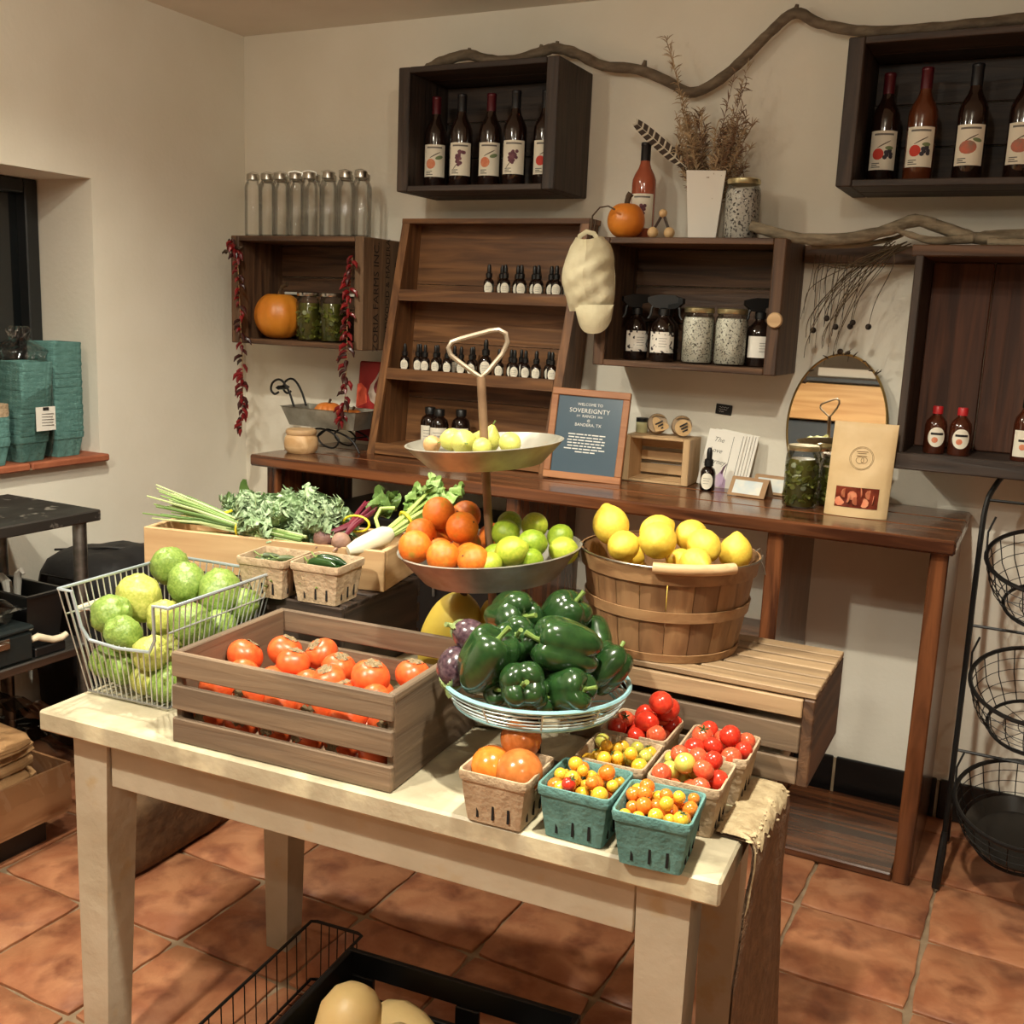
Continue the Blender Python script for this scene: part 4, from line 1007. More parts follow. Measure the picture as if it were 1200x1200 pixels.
def cyl_bar(mb, r, x0, x1, z0, z1, o=.001, n=12):
    n = 12
    mb.grid(n, 1, lambda u, v: Vector(((r+o)*math.sin((x0+(x1-x0)*u)/r), -(r+o)*math.cos((x0+(x1-x0)*u)/r), z0+(z1-z0)*v))); return mb
PRINTG = M('grey_print', (120, 116, 108), rough=.8); PRINTK = M('black_print', (34, 30, 28), rough=.8)
PEACH = M('peach_print', (214, 116, 82), (226, 150, 110), sc=(60, 60, 60), rough=.7); LEAFP = M('leaf_print', (120, 138, 96), rough=.7); TWIGP = M('twig_print', (96, 84, 66), rough=.7)
GRAPEP = M('grape_print', (92, 48, 62), (126, 78, 88), sc=(80, 80, 80), rough=.7); REDP = M('red_print', (206, 62, 46), rough=.7); DARKP = M('dark_berry_print', (58, 54, 64), rough=.7); PUMP = M('pumpkin_print', (208, 112, 88), (150, 122, 104), sc=(50, 50, 50), rough=.7)
WGL = M('dark_wine_glass', (34, 20, 15), rough=.06, coat=.6); WGA = M('amber_wine_glass', (92, 46, 24), rough=.06, coat=.6); WGR = M('rose_wine_glass', (168, 88, 62), rough=.06, coat=.5)
FOILR = M('dark_red_foil', (84, 20, 30), rough=.35, metal=.2); FOILK = M('black_foil', (24, 24, 28), rough=.4)
WH = .285
WPROF = [(.001, 0), (.034, 0), (.0372, .004), (.0372, .168), (.0360, .182), (.030, .198), (.020, .216), (.0155, .230), (.0142, .245), (.0142, WH-.001), (.001, WH-.001)]
WBODY = {}
def wine(label, loc, glass, foil, art, rz=0, group=None, lz=(.036, .138)):
    t = thing('wine_bottle', label, 'wine bottle', loc, R(rz), group)
    if glass.name not in WBODY: WBODY[glass.name] = MB().lathe(WPROF, 28).mesh('bottle_body', glass)
    put('bottle_body', WBODY[glass.name], t)
    MB().lathe([(.001, WH-.074), (.0150, WH-.074), (.0150, WH-.004), (.0158, WH-.003), (.0158, WH+.004), (.0145, WH+.006), (.001, WH+.006)], 18).build('foil_cap', foil, t)
    r = .0372; lab = cyl_patch(MB(), r, lz[0], lz[1], -1.05, 1.05, 14).build('paper_label', CREAM, t)
    zc = (lz[0]+lz[1])/2
    cyl_bar(MB(), r, -.026, .026, lz[1]-.012, lz[1]-.007).build('printed_title', PRINTG, lab)
    mb = MB()
    for k in range(3): cyl_bar(mb, r, -.028, (-.006, -.012, -.004)[k], lz[0]+.016-.005*k, lz[0]+.018-.005*k)
    mb.build('printed_lines', PRINTK, lab)
    if art == 'peach':
        cyl_disc(MB(), r, -.012, zc-.010, .016, .016).build('printed_fruit', PEACH, lab); cyl_disc(MB(), r, .016, zc+.010, .013, .006, o=.0012, rot=.3).build('printed_leaf', LEAFP, lab)
        cyl_disc(MB(), r, .002, zc+.018, .020, .0016, o=.0012, rot=.5).build('printed_twig', TWIGP, lab)
    elif art == 'grape':
        mb = MB()
        for k in range(22):
            a = rnd.uniform(0, 6.28); q = rnd.random()**.5; h = .5+.5*math.sin(a)*q
            cyl_disc(mb, r, .006-.012*(1-h)+q*math.cos(a)*(.008+.010*h), zc-.012+.046*h-.008, .0055, .0055, 8, .001+.00003*k)
        mb.build('printed_fruit', GRAPEP, lab); cyl_disc(MB(), r, -.016, zc-.024, .012, .0012, o=.0012, rot=.9).build('printed_twig', TWIGP, lab)
    elif art == 'berry':
        cyl_disc(MB(), r, -.012, zc-.010, .015, .015).build('printed_fruit', REDP, lab)
        mb = MB()
        for k in range(7): cyl_disc(mb, r, .014+.008*math.cos(k), zc-.010+.009*math.sin(k*1.7), .006, .006, 8, .0012+.00003*k)
        mb.build('printed_fruit', DARKP, lab); cyl_disc(MB(), r, .016, zc+.006, .011, .005, o=.0014).build('printed_leaf', LEAFP, lab); cyl_disc(MB(), r, .002, zc+.016, .020, .0015, o=.0012, rot=.5).build('printed_twig', TWIGP, lab)
    else:
        cyl_disc(MB(), r, -.004, zc-.006, .022, .017).build('printed_fruit', PUMP, lab); cyl_disc(MB(), r, .018, zc+.012, .012, .005, o=.0012, rot=-.2).build('printed_leaf', LEAFP, lab)
        cyl_disc(MB(), r, .004, zc+.018, .018, .0015, o=.0012, rot=.5).build('printed_twig', TWIGP, lab)
    return t
z = 1.8465
wine('dark red-capped wine bottle with a peach label at the open end of its crate', (.945, -.150, z), WGL, FOILR, 'peach', 25)
wine('dark wine bottle with a purple grape label beside the end peach-labelled bottle', (1.052, -.168, z), WGL, FOILK, 'grape', 26)
wine('dark red-capped wine bottle with a peach label between the two grape-labelled bottles', (1.150, -.150, z), WGL, FOILR, 'peach', 22)
wine('dark wine bottle with a purple grape label beside the red berry label', (1.250, -.172, z), WGL, FOILK, 'grape', 22)
wine('wine bottle with a red berry label half hidden by the crate end', (1.345, -.150, z), WGL, FOILK, 'berry', 24)
z = 1.8405
wine('dark wine bottle with a red and black fruit label and dull red cap', (2.362, -.125, z), WGL, FOILR, 'berry', 8)
wine('amber wine bottle with a red and black fruit label', (2.462, -.165, z), WGA, FOILR, 'berry', 6)
wine('dark wine bottle with a cream pumpkin label and black cap', (2.585, -.172, z), WGL, FOILK, 'pumpkin', 4)
wine('dark wine bottle with a cream pumpkin label at the frame edge of its crate', (2.708, -.172, z), WGL, FOILK, 'pumpkin', 2)
wine('rose wine bottle with a grape label standing behind the small pumpkin', (1.664, -.098, 1.6885), WGR, FOILK, 'grape', 14)
# ---- tall clear bottles on the left crate
CAPM = M('brushed_cap', (188, 184, 174), rough=.3, metal=1)
bp = thing('glass_bottle', 'tall clear empty glass bottle with a steel cap on the left crate', 'glass bottle', (.205, -.2, 1.6865), group='clear glass bottles on the left crate')
MB().lathe([(.024, 0), (.0288, .004), (.0288, .168), (.0275, .177), (.0235, .186), (.0205, .190), (.0205, .198)], 22, cap=False).build('bottle_body', GLASSM, bp)
MB().lathe([(.001, .003), (.026, .003), (.0265, .006), (.001, .006)], 20).build('bottle_base', GLASSM, bp)
MB().lathe([(.001, .197), (.0215, .195), (.0225, .196), (.0225, .213), (.021, .216), (.001, .216)], 20).build('cap', CAPM, bp)
MB().tube([(-.022, 0, .206), (-.024, .0, .218), (0, .0, .224), (.024, 0, .218), (.022, 0, .206)], .0012, 5).build('cap_loop', CAPM, bp)
front = [.232, .294, .356, .420, .484, .562, .638, .700]
for k, x in enumerate(front):
    if k: copy_tree(bp, None, (x-.016, -.205+.004*(k % 2), 1.6865), R(10*k))
    else: bp.location = (x-.016, -.205, 1.6865)
for k, x in enumerate((.245, .315, .385, .455, .525, .598, .668)):
    copy_tree(bp, None, (x-.02, -.135, 1.6865), R(20*k)); 
# ---- pumpkin, pickle jars and light bar in the left crate
PUMPK = fruit_mat('pumpkin_skin', (218, 140, 44), (204, 120, 34), sc=6, rough=.42, bump=.08, rand=.03)
def pumpkin(label, loc, r, h, ribs, mat, rz=0):
    t = thing('pumpkin', label, 'pumpkin', loc, R(rz))
    def fn(d, th, ph):
        k = 1+ribs*(abs(math.cos(5*ph))**.7-1)
        dent = .20*math.exp(-(th/.35)**2)+.10*math.exp(-((PI-th)/.4)**2)
        return Vector((d.x*k, d.y*k, d.z*(1-dent)*(1+.0*k)))
    MB().blob((r, r, h/2/.93), fn, 60, 20, TR((0, 0, h/2*.985))).build('pumpkin_body', mat, t)
    return t
pk = pumpkin('ribbed orange pumpkin with a curved dry stem in the lettered crate', (.290, -.150, 1.3245), .090, .168, .05, PUMPK)
MB().tube([(0, 0, .140), (.004, 0, .166), (.014, 0, .188), (.036, 0, .198)], [.012, .008, .0065, .008], 8).build('stem', STEMB, pk)
PICK = M('pickle_green', (134, 136, 58), (92, 100, 40), sc=(40, 40, 40), rough=.3, rand=.25)
BRINE = M('dark_brine', (78, 78, 32), (92, 86, 36), sc=(30, 30, 30), rough=.15)
def jar_shell(t, r, h, lid, lidm, neck=None):
    neck = neck or r*.86
    MB().lathe([(r*.90, 0), (r, .006), (r, h-lid-.024), (r*.96, h-lid-.012), (neck, h-lid-.004), (neck, h-lid+.002)], 28, cap=False).build('jar_glass', JARG, t)
    MB().lathe([(.001, h-lid), (neck+.003, h-lid), (neck+.0042, h-lid+.003), (neck+.0042, h-.003), (neck+.001, h), (.001, h)], 28).build('lid', lidm, t)
def pickle_jar(label, loc, r, h, rz, lidm, sd, group=None, n=70):
    t = thing('pickle_jar', label, 'jar', loc, R(rz), group); jar_shell(t, r, h, .014, lidm)
    MB().lathe([(.001, .004), (r*.84, .004), (r*.86, .01), (r*.86, h-.05), (r*.78, h-.038), (.001, h-.038)], 24).build('brine', BRINE, t)
    r_ = random.Random(sd); mb = MB()
    for k in range(n):
        a = r_.uniform(0, 6.28); zz = r_.uniform(.012, h-.055); q = r*.86
        M_ = TR((q*math.cos(a), q*math.sin(a), zz), (PI/2+r_.uniform(-.5, .5), r_.uniform(-.5, .5), a+PI/2+r_.uniform(-.6, .6)))
        if r_.random() < .6: mb.lathe([(.001, -.003), (.008, -.003), (.0085, 0), (.008, .003), (.001, .003)], 8, M_)
        else: mb.tube([(-.012, 0, 0), (0, .003, 0), (.012, 0, 0)], [.004, .0055, .004], 6, False, M_)
    mb.build('pickled_peppers', PICK, t)['kind'] = 'stuff'
    return t
pickle_jar('pickle jar with a silver lid beside the ribbed pumpkin', (.436, -.160, 1.3245), .046, .172, 0, SILVER, 1)
pickle_jar('pickle jar with a silver lid behind the red chilli string', (.536, -.155, 1.3245), .047, .172, 40, SILVER, 2)
MB_ = MB().box((0, 0, 0), (.37, .012, .010), .002)
tag(MB_.build('light_bar', M('white_bar', (228, 224, 212), rough=.4), None, (.40, -.0225, 1.492)), 'thin white light bar fixed inside the lettered crate', 'light bar')
# ---- chilli strings
CHR = M('dried_red_chilli', (132, 26, 28), (96, 18, 22), sc=(20, 20, 20), rough=.3, bump=.15, rand=.25); CHD = M('dark_dried_chilli', (70, 22, 20), (44, 18, 16), sc=(20, 20, 20), rough=.35, bump=.15, rand=.2); HUSK = M('dry_husk', (96, 76, 56), (70, 54, 40), sc=(20, 20, 20), rough=.8)
def pod(m_, L):
    mb = MB(); mb.tube([(0, 0, 0), (0, -.006, -L*.25), (0, -.009, -L*.6), (0, -.003, -L)], [.0025, .0065, .0055, .001], 7); return mb.mesh('pod', m_)
PODS = [pod(CHR, .036), pod(CHR, .028), pod(CHD, .034)]
TWINE = M('twine', (150, 122, 84), rough=.9)
def ristra(label, pts, n, sd, husk=False):
    t = thing('chilli_string', label, 'chilli string', pts[0]); r_ = random.Random(sd); o0 = Vector(pts[0]); P_ = [Vector(p)-o0 for p in pts]
    MB().tube(P_, .0016, 5).build('twine', TWINE, t)
    for k in range(n):
        u = k/(n-1)*(len(P_)-1); i = min(int(u), len(P_)-2); p = P_[i].lerp(P_[i+1], u-i)
        put('pod', PODS[2] if (r_.random() < .35) else r_.choice(PODS[:2]), t, p, (-r_.uniform(.35, 1.15), 0, r_.uniform(-2.0, 2.0)), r_.uniform(.9, 1.35))
    if husk:
        for k in range(7): put('husk', leaf_mesh(.035, .008, .01, HUSK), t, P_[0]+Vector((r_.uniform(-.02, .02), -.004, -.006*k)), (r_.uniform(-1, 1), r_.uniform(.2, 1.2), r_.uniform(1.5, 4.5)))
    return t
ristra('string of dried dark red chillies hanging from the crate end by the corner', [(.178, -.275, 1.668), (.208, -.278, 1.60), (.216, -.275, 1.40), (.222, -.27, 1.20), (.220, -.27, 1.10), (.214, -.27, .99)], 64, 1, True)
ristra('string of dried red chillies hanging between the pickle jar and the lettering', [(.706, -.275, 1.62), (.698, -.28, 1.50), (.690, -.28, 1.40), (.692, -.28, 1.28), (.684, -.28, 1.13), (.668, -.28, 1.05)], 56, 2)
# ---- galvanised tray on a black scroll stand
gt = thing('scroll_stand_tray', 'galvanised rectangular tray on a black wire scroll stand', 'tray stand', (.568, -.20, .946))
mb = MB()
def tray_f(w, d, z): return [(-w, -d, z), (w, -d, z), (w, d, z), (-w, d, z)]
rows = [tray_f(.140, .060, .080), tray_f(.162, .080, .145), tray_f(.167, .084, .147), tray_f(.158, .076, .146), tray_f(.136, .056, .084)]
vs = [p for r_ in rows for p in r_]; fs = [(i*4+k, i*4+(k+1) % 4, (i+1)*4+(k+1) % 4, (i+1)*4+k) for i in range(4) for k in range(4)]+[(3, 2, 1, 0), (16, 17, 18, 19)]
mb.add(vs, fs, False); mb.build('tray', GALV, gt)
mb = MB()
for s_ in (-1, 1):
    y = s_*.05
    mb.tube(smooth([(-.15, y, .003), (-.10, y, .030), (-.04, y, .070), (.02, y, .072), (.07, y, .045), (.05, y, .012), (.0, y, .02), (-.02, y, .05), (.03, y, .075), (.12, y, .05), (.16, y, .003)], 4), .0035, 6)
mb.tube([(-.10, -.05, .030), (-.10, .05, .030)], .003, 6); mb.tube([(.12, -.05, .05), (.12, .05, .05)], .003, 6); mb.build('scroll_feet', BLACKM, gt)
mb = MB()
for yy in (-.035, .035):
    mb.tube(smooth([(-.140, yy, .142), (-.160, yy, .19), (-.185+.0, yy, .225), (-.21, yy, .236), (-.238, yy, .222), (-.245, yy, .196), (-.228, yy, .182), (-.21, yy, .190)], 4), .0042, 7)
mb.tube([(-.22, -.036, .205), (-.22, .036, .205)], .0035, 6); mb.build('handle', BLACKM, gt)
MB().tube([(-.22, -.025, .205), (-.22, .025, .205)], .008, 8).build('handle_grip', BLACK, gt)
GOURD = fruit_mat('orange_gourd_skin', (214, 130, 56), (198, 108, 40), sc=14, rough=.5, bump=.1)
for k, (x, y, z_, r_, rib) in enumerate(((.548, -.19, 1.031, .054, .10), (.648, -.185, 1.031, .042, .06))):
    g = pumpkin(('ribbed' if k == 0 else 'smooth')+' small orange gourd in the galvanised tray', (x, y, z_), r_, r_*1.5, rib, GOURD); g.name = 'gourd'; g['category'] = 'gourd'
    MB().tube([(0, 0, r_*1.30), (.003, 0, r_*1.45), (.009, 0, r_*1.7)], [.006, .004, .005], 6).build('stem', STEMB, g)
rb_ = thing('red_gift_bag', 'red printed bag with a pale leaf emblem behind the galvanised tray', 'bag', (.672, -.082, 1.0), (R(-6), 0, R(2)))
REDB = M('red_paper', (166, 38, 34), (150, 30, 28), sc=(9, 9, 9), rough=.5)
MB().box((0, 0, .115), (.15, .03, .29), .006).build('bag_body', REDB, rb_)
mb = MB(); n = 16
LW = [(0, .0), (.030, .018), (.042, .045), (.034, .075), (.014, .10), (0, .128), (-.014, .10), (-.034, .075), (-.042, .045), (-.030, .018)]
mb.prism([(x+.015, z) for x, z in LW], .001, TR((0, -.0155, .10), (PI/2, 0, 0))); mb.build('leaf_emblem', M('pale_leaf_print', (206, 190, 172), (176, 150, 134), sc=(30, 30, 30), rough=.6), rb_)
mb = MB(); mb.prism([(x*.45-.002, z*.55+.04) for x, z in LW], .001, TR((.017, -.017, .10), (PI/2, 0, 0))); mb.build('leaf_heart', M('dark_red_print', (120, 40, 40), rough=.6), rb_)
mb = MB(); mb.prism([(-.075, .0), (-.03, .02), (-.035, .07), (-.06, .09), (-.075, .085)], .001, TR((0, -.0155, .09), (PI/2, 0, 0))); mb.build('orange_print', M('orange_red_print', (226, 92, 64), rough=.6), rb_)
wj = thing('wooden_jar', 'small turned pale wooden jar with a lid on the console', 'wooden jar', (.554, -.352, .9465))
MB().lathe([(.001, 0), (.048, 0), (.057, .012), (.059, .03), (.056, .052), (.049, .062), (.001, .062)], 28).build('jar_body', wood('turned_ash', (196, 154, 106), (222, 186, 140), 'x', k=.8, bump=.1), wj)
MB().lathe([(.001, .062), (.050, .062), (.053, .066), (.053, .076), (.049, .081), (.001, .082)], 28).build('lid', WP('x'), wj)
# ---- dropper bottles on the ladder shelf
AMB = M('dark_amber_glass', (26, 15, 11), rough=.07, coat=.5)
def dropper(label, loc, s_=1.0, rz=20, group=None, name='dropper_bottle'):
    t = thing(name, label, 'dropper bottle', loc, R(rz), group)
    MB().lathe([(.001, 0), (.0165, 0), (.0178, .002), (.0178, .042), (.0145, .051), (.0085, .056), (.0085, .059), (.001, .059)], 18).build('bottle_body', AMB, t)
    MB().lathe([(.001, .058), (.0108, .058), (.0108, .072), (.0085, .074), (.0066, .076), (.0070, .088), (.0060, .096), (.0042, .101), (.001, .102)], 14).build('dropper_cap', BLACK, t)
    lab = MB()
    cyl_disc(lab, .0178, 0, .023, .0155, .0195, 18, .0006)
    lo = lab.build('oval_label', CREAM, t)
    mb = MB()
    for k in range(3): cyl_bar(mb, .0178, -.008, .008-.002*k, .029-.006*k, .0299-.006*k, .0012, 2)
    mb.build('printed_lines', PRINTG, lo)
    t.scale = (s_,)*3
    return t
d0 = dropper('small amber dropper bottle with an oval cream label on the top shelf', (1.128, -.085, 1.5085), 1.0, 22, 'dropper bottles on the ladder shelf top tier')
for x in (1.190, 1.250, 1.312, 1.378): copy_tree(d0, None, (x, -.085, 1.5085), R(22))
for x in (1.158, 1.218, 1.280, 1.342, 1.402): copy_tree(d0, None, (x, -.048, 1.5085), R(22))
d1 = dropper('small amber dropper bottle with an oval cream label on the middle shelf', (.822, -.118, 1.2385), .93, 22, 'dropper bottles on the ladder shelf middle tier')
for x, y in ((.868, -.105), (.908, -.122), (.948, -.118), (.930, -.075), (.995, -.118), (1.046, -.112), (1.084, -.108), (1.065, -.06), (1.196, -.118), (1.225, -.085), (1.256, -.122), (1.290, -.108), (1.245, -.05), (1.335, -.120), (1.318, -.082), (1.360, -.075), (1.392, -.118), (.85, -.06), (.99, -.06), (1.395, -.05)):
    copy_tree(d1, None, (x, y, 1.2385), R(22))
dropper('larger amber dropper bottle standing above the rest on the middle shelf', (1.140, -.110, 1.2385), 1.22, 22)
b3 = thing('amber_bottle', 'large amber bottle with a square cream label on the bottom shelf', 'bottle', (.930, -.115, .9785), R(22), group='large amber bottles on the ladder shelf bottom tier')
MB().lathe([(.001, 0), (.031, 0), (.033, .003), (.033, .088), (.028, .104), (.0155, .114), (.0155, .122), (.001, .122)], 24).build('bottle_body', AMB, b3)
MB().lathe([(.001, .118), (.0185, .118), (.0185, .138), (.017, .140), (.001, .140)], 20).build('cap', BLACK, b3)
lo = cyl_patch(MB(), .033, .014, .078, -1.0, 1.0, 12).build('paper_label', CREAM, b3)
mb = MB()
for k in range(4): cyl_bar(mb, .033, -.018, .018-.004*k, .060-.010*k, .0615-.010*k, .0012, 3)
mb.build('printed_lines', PRINTG, lo)
copy_tree(b3, None, (.992, -.155, .9785), R(22)); copy_tree(b3, None, (1.052, -.110, .9785), R(22))
# ---- cap hanging between shelf and crate
CAPC = M('cream_canvas', (224, 214, 180), (210, 198, 162), sc=(12, 12, 12), rough=.85, bump=.25, bsc=60)
cp = thing('baseball_cap', 'cream canvas baseball cap hanging by its strap', 'cap', (1.588, -.30, 1.515), (0, R(-3), R(12)))
CW = [(0, .040), (.12, .060), (.3, .074), (.55, .080), (.78, .076), (1, .062)]
def cw(v):
    for (a, wa), (b, wb_) in zip(CW, CW[1:]):
        if v <= b: return wa+(wb_-wa)*(v-a)/(b-a)
    return CW[-1][1]
def crown(u, v):
    x = math.sin((u-.5)*PI); w = cw(v)
    y = -.078*math.sqrt(max(0, 1-x*x))*math.sin(PI*(.22+.62*v))**.8
    wr = .006*noise.noise((x*3.2, v*7, 1))+.004*math.sin(v*24+x*5)*(.3+v*.7)-.004*math.exp(-(x/.05)**2)
    return Vector((x*w+.004*math.sin(v*9), y+wr, .158-.205*v+.012*x*x*(1-v)))
mb = MB(); mb.grid(30, 26, crown); mb.grid(8, 8, lambda u, v: Vector(((.5-u)*2*cw(v)*.98, .004, .158-.205*v))); mb.build('crown', CAPC, cp)
def brim(u, v):
    x = (u-.5)*2
    X = x*(.060-.004*v); e = math.sqrt(max(0, 1-abs(x)**2.6))
    z = -.030-.022*(1-x*x)*0-.078*v*e-.006*v
    y = -.030-.030*(1-x*x)+.012*v-.010*math.sin(PI*v)
    return Vector((X+.020, y, z))
mb = MB(); mb.grid(18, 10, brim); mb.grid(18, 10, lambda u, v: brim(1-u, v)+Vector((0, .004, 0))); mb.build('brim', CAPC, cp)
mb = MB(); mb.blob((.006, .004, .006), None, 8, 5, TR((.0, -.052, .140))); mb.build('button', CAPC, cp)
mb = MB(); mb.tube([(-.034, -.004, .150), (-.028, -.006, .172), (-.008, -.006, .184), (.014, -.006, .178), (.032, -.004, .152)], .004, 6, flat=2.0); mb.build('strap', CAPC, cp)
tw = MB(); tw.tube([(-.002, .008, .12), (-.012, .01, .19), (-.004, .0, .235), (.020, -.005, .258), (.046, -.004, .262), (.066, .0, .252)], [.0030, .003, .0026, .0024, .0024, .003], 6); tw.tube([(.002, .006, .12), (-.004, .012, .18), (.004, .008, .225)], .002, 5)
tag(tw.build('twisted_twig', HUSK, None, (1.580, -.28, 1.512)), 'thin bent dry twig hooked over the cap strap beside the small pumpkin', 'twig')
# ---- on top of the middle crate
MINI = fruit_mat('mini_pumpkin_skin', (226, 138, 46), (214, 120, 36), sc=8, rough=.4, bump=.08)
mp_ = pumpkin('small round orange pumpkin on the salt crate', (1.652, -.200, 1.6885), .057, .104, .02, MINI)
MB().tube([(0, 0, .092), (0, 0, .106), (.004, 0, .122), (.010, 0, .130)], [.010, .009, .010, .011], 8).build('stem', HUSK, mp_)
ty = thing('bead_toy', 'wooden bead triangle toy with dark rods beside the small pumpkin', 'wooden toy', (1.767, -.205, 1.6885))
BEAD = M('pale_bead_wood', (214, 178, 128), rough=.5)
for p, r_ in (((-.026, 0, .017), .0165), ((.025, 0, .016), .0165), ((.002, .0, .072), .0125)):
    MB().blob((r_, r_, r_), None, 16, 10, TR(p)).build('bead', BEAD, ty)
for a, b in (((-.022, 0, .028), (-.002, 0, .064)), ((.022, 0, .028), (.006, 0, .064))): MB().tube([a, b], .0042, 8).build('rod', M('dark_rod', (58, 40, 30), rough=.5), ty)
VW = M('white_ceramic', (240, 236, 226), rough=.45)
va = thing('square_vase', 'white tapered square vase holding dried grasses', 'vase', (1.868, -.120, 1.6885), R(14))
mb = MB(); rows = [tray_f(.040, .040, 0), tray_f(.057, .057, .195), tray_f(.050, .050, .195), tray_f(.036, .036, .01)]
vs = [p for r_ in rows for p in r_]; fs = [(i*4+k, i*4+(k+1) % 4, (i+1)*4+(k+1) % 4, (i+1)*4+k) for i in range(3) for k in range(4)]+[(3, 2, 1, 0), (12, 13, 14, 15)]
mb.add(vs, fs, False); mb.build('vase_body', VW, va)
# dried grasses
GR = [M('dried_grass_%d' % k, a, b, sc=(30, 30, 30), rough=.85) for k, (a, b) in enumerate((((176, 150, 116), (146, 120, 90)), ((190, 166, 132), (164, 138, 104)), ((142, 112, 86), (116, 90, 68))))]
dg = thing('dried_grass_bouquet', 'bushy bouquet of dried beige grasses standing in the white vase', 'dried grass', (1.868, -.120, 1.70)); r_ = random.Random(21)
for k in range(72):
    a = r_.uniform(-1, 1); b = r_.uniform(-.5, .5); H2 = r_.uniform(.20, .36) if k > 5 else (.58, .50, .46, .40, .53, .44)[k]
    side = -1 if k % 2 else 1
    tx = side*(.02+.10*r_.random()) if k > 5 else (-.165, .09, .075, -.09, -.14, .10)[k]
    top_ = Vector((tx, max(-.1, min(.09, b*.12)), H2)); base_ = Vector((a*.02, b*.02, .03)); mid = Vector((tx*.35, b*.05, H2*.5))
    mb = MB(); mb.tube([base_, mid, top_], [.0014, .0012, .0006], 4)
    for q in range(46):
        t_ = .42+.58*r_.random(); p = (mid.lerp(top_, (t_-.5)*2) if t_ > .5 else base_.lerp(mid, t_*2))
        d = Vector((r_.uniform(-1, 1), r_.uniform(-.7, .7), r_.uniform(-.2, 1.2))).normalized()*r_.uniform(.012, .034)
        e = p+d; e.y = min(e.y, .10)
        mb.tube([p, p+d*.5+Vector((0, 0, .003)), e], [.0010, .0017, .0005], 3)
    mb.build('plume', GR[k % 3], dg)
fe = thing('striped_feather', 'brown and white barred feather leaning out of the vase', 'feather', (1.815, -.15, 1.895))
FB = M('feather_brown', (62, 48, 38), rough=.8); FW = M('feather_white', (206, 196, 176), rough=.8)
ev = Vector((-.178, .01, .140)); L_ = ev.length; ev.normalize(); pv = Vector((ev.z, 0, -ev.x))
mb = MB(); mb.tube([(0, 0, 0), ev*L_*.5, ev*L_], [.0018, .0014, .0006], 5); mb.build('quill', FW, fe)
for k in range(18):
    t0, t1 = ((k//2)+(.72 if k % 2 else 0))/9*.93+.04, ((k//2)+(1 if k % 2 else .72))/9*.93+.04
    w0, w1 = [.019*min(1, .5+2*t)*math.sqrt(max(0, 1-(t*.98)**6)) for t in (t0, t1)]
    a0, a1 = ev*L_*t0, ev*L_*t1; sk = -ev*.008
    mb = MB(); mb.add([a0+pv*w0-sk, a0, a0-pv*w0-sk, a1-pv*w1-sk, a1, a1+pv*w1-sk], [(0, 1, 4, 5), (1, 2, 3, 4)], False)
    mb.add([v+Vector((0, .0012, 0)) for v in (a0+pv*w0-sk, a0, a0-pv*w0-sk, a1-pv*w1-sk, a1, a1+pv*w1-sk)], [(5, 4, 1, 0), (4, 3, 2, 1)], False)
    mb.build('barb_band', FW if k % 2 else FB, fe)
SALT = M('herb_salt', (226, 222, 210), (70, 66, 56), sc=(200, 200, 200), detail=3, lo=.54, hi=.64, rough=.8, bump=.4)
PETAL = M('dried_petals', (214, 208, 200), (62, 56, 54), sc=(150, 150, 150), detail=3, lo=.52, hi=.62, rough=.8, bump=.5)
def salt_jar(label, loc, r, h, m_, rz=0):
    t = thing('mason_jar', label, 'jar', loc, R(rz)); jar_shell(t, r, h, .016, GOLD)
    MB().lathe([(.001, .004), (r*.90, .004), (r*.955, .010), (r*.955, h-.044), (r*.88, h-.030), (.001, h-.028)], 28).build('contents', m_, t)
    return t
salt_jar('gold-lidded mason jar of pale dried petals beside the white vase', (1.990, -.150, 1.6885), .0505, .172, PETAL)
salt_jar('gold-lidded mason jar of herb salt next to the spray bottles', (1.892, -.170, 1.3275), .0475, .165, SALT, 10)
salt_jar('gold-lidded mason jar of herb salt with a plain strip, beside its twin and bare wood', (1.992, -.170, 1.3275), .0475, .165, SALT, 80)
# ---- spray bottles
FLORAL = M('floral_print_label', (232, 226, 214), (44, 36, 38), sc=(75, 75, 75), detail=1, lo=.56, hi=.60, rough=.6)
def spray(label, loc, rz, floral=True):
    t = thing('spray_bottle', label, 'spray bottle', loc, R(rz))
    MB().lathe([(.001, 0), (.034, 0), (.0365, .004), (.0365, .095), (.033, .112), (.018, .128), (.0135, .134), (.0135, .142), (.001, .142)], 24).build('bottle_body', AMB, t)
    tr = MB().lathe([(.001, .138), (.0165, .138), (.0165, .156), (.011, .160), (.001, .160)], 16).build('collar', BLACK, t)
    mb = MB(); mb.prism([(-.030, .160), (-.050, .176), (-.050, .190), (-.018, .198), (.030, .198), (.040, .188), (.040, .176), (.012, .170), (.010, .158), (-.012, .158)], .020, TR((0, .010, 0), (PI/2, 0, 0)))
    mb.build('trigger_head', BLACK, t)
    mb = MB(); mb.tube([(-.026, 0, .172), (-.036, 0, .158), (-.038, 0, .138), (-.046, 0, .126)], [.005, .005, .0045, .004], 6); mb.build('trigger', BLACK, t)
    lb_ = cyl_patch(MB(), .0365, .026, .088, -1.25, 1.25, 16).build('paper_label', FLORAL if floral else PAPERM, t)
    if floral: cyl_bar(MB(), .0365, -.016, .022, .032, .078, .0012, 6).build('label_panel', PAPERM, lb_)
    mb = MB()
    for k in range(4): cyl_bar(mb, .0365, -.010, .014-.003*(k % 2), .068-.008*k, .0693-.008*k, .0018, 3)
    mb.build('printed_lines', PRINTG, lb_)
    return t
spray('dark spray bottle with a floral label at the cap side of the salt crate', (1.688, -.150, 1.3275), 40)
spray('dark spray bottle with a floral label next to the herb salt jars', (1.782, -.175, 1.3275), 20)
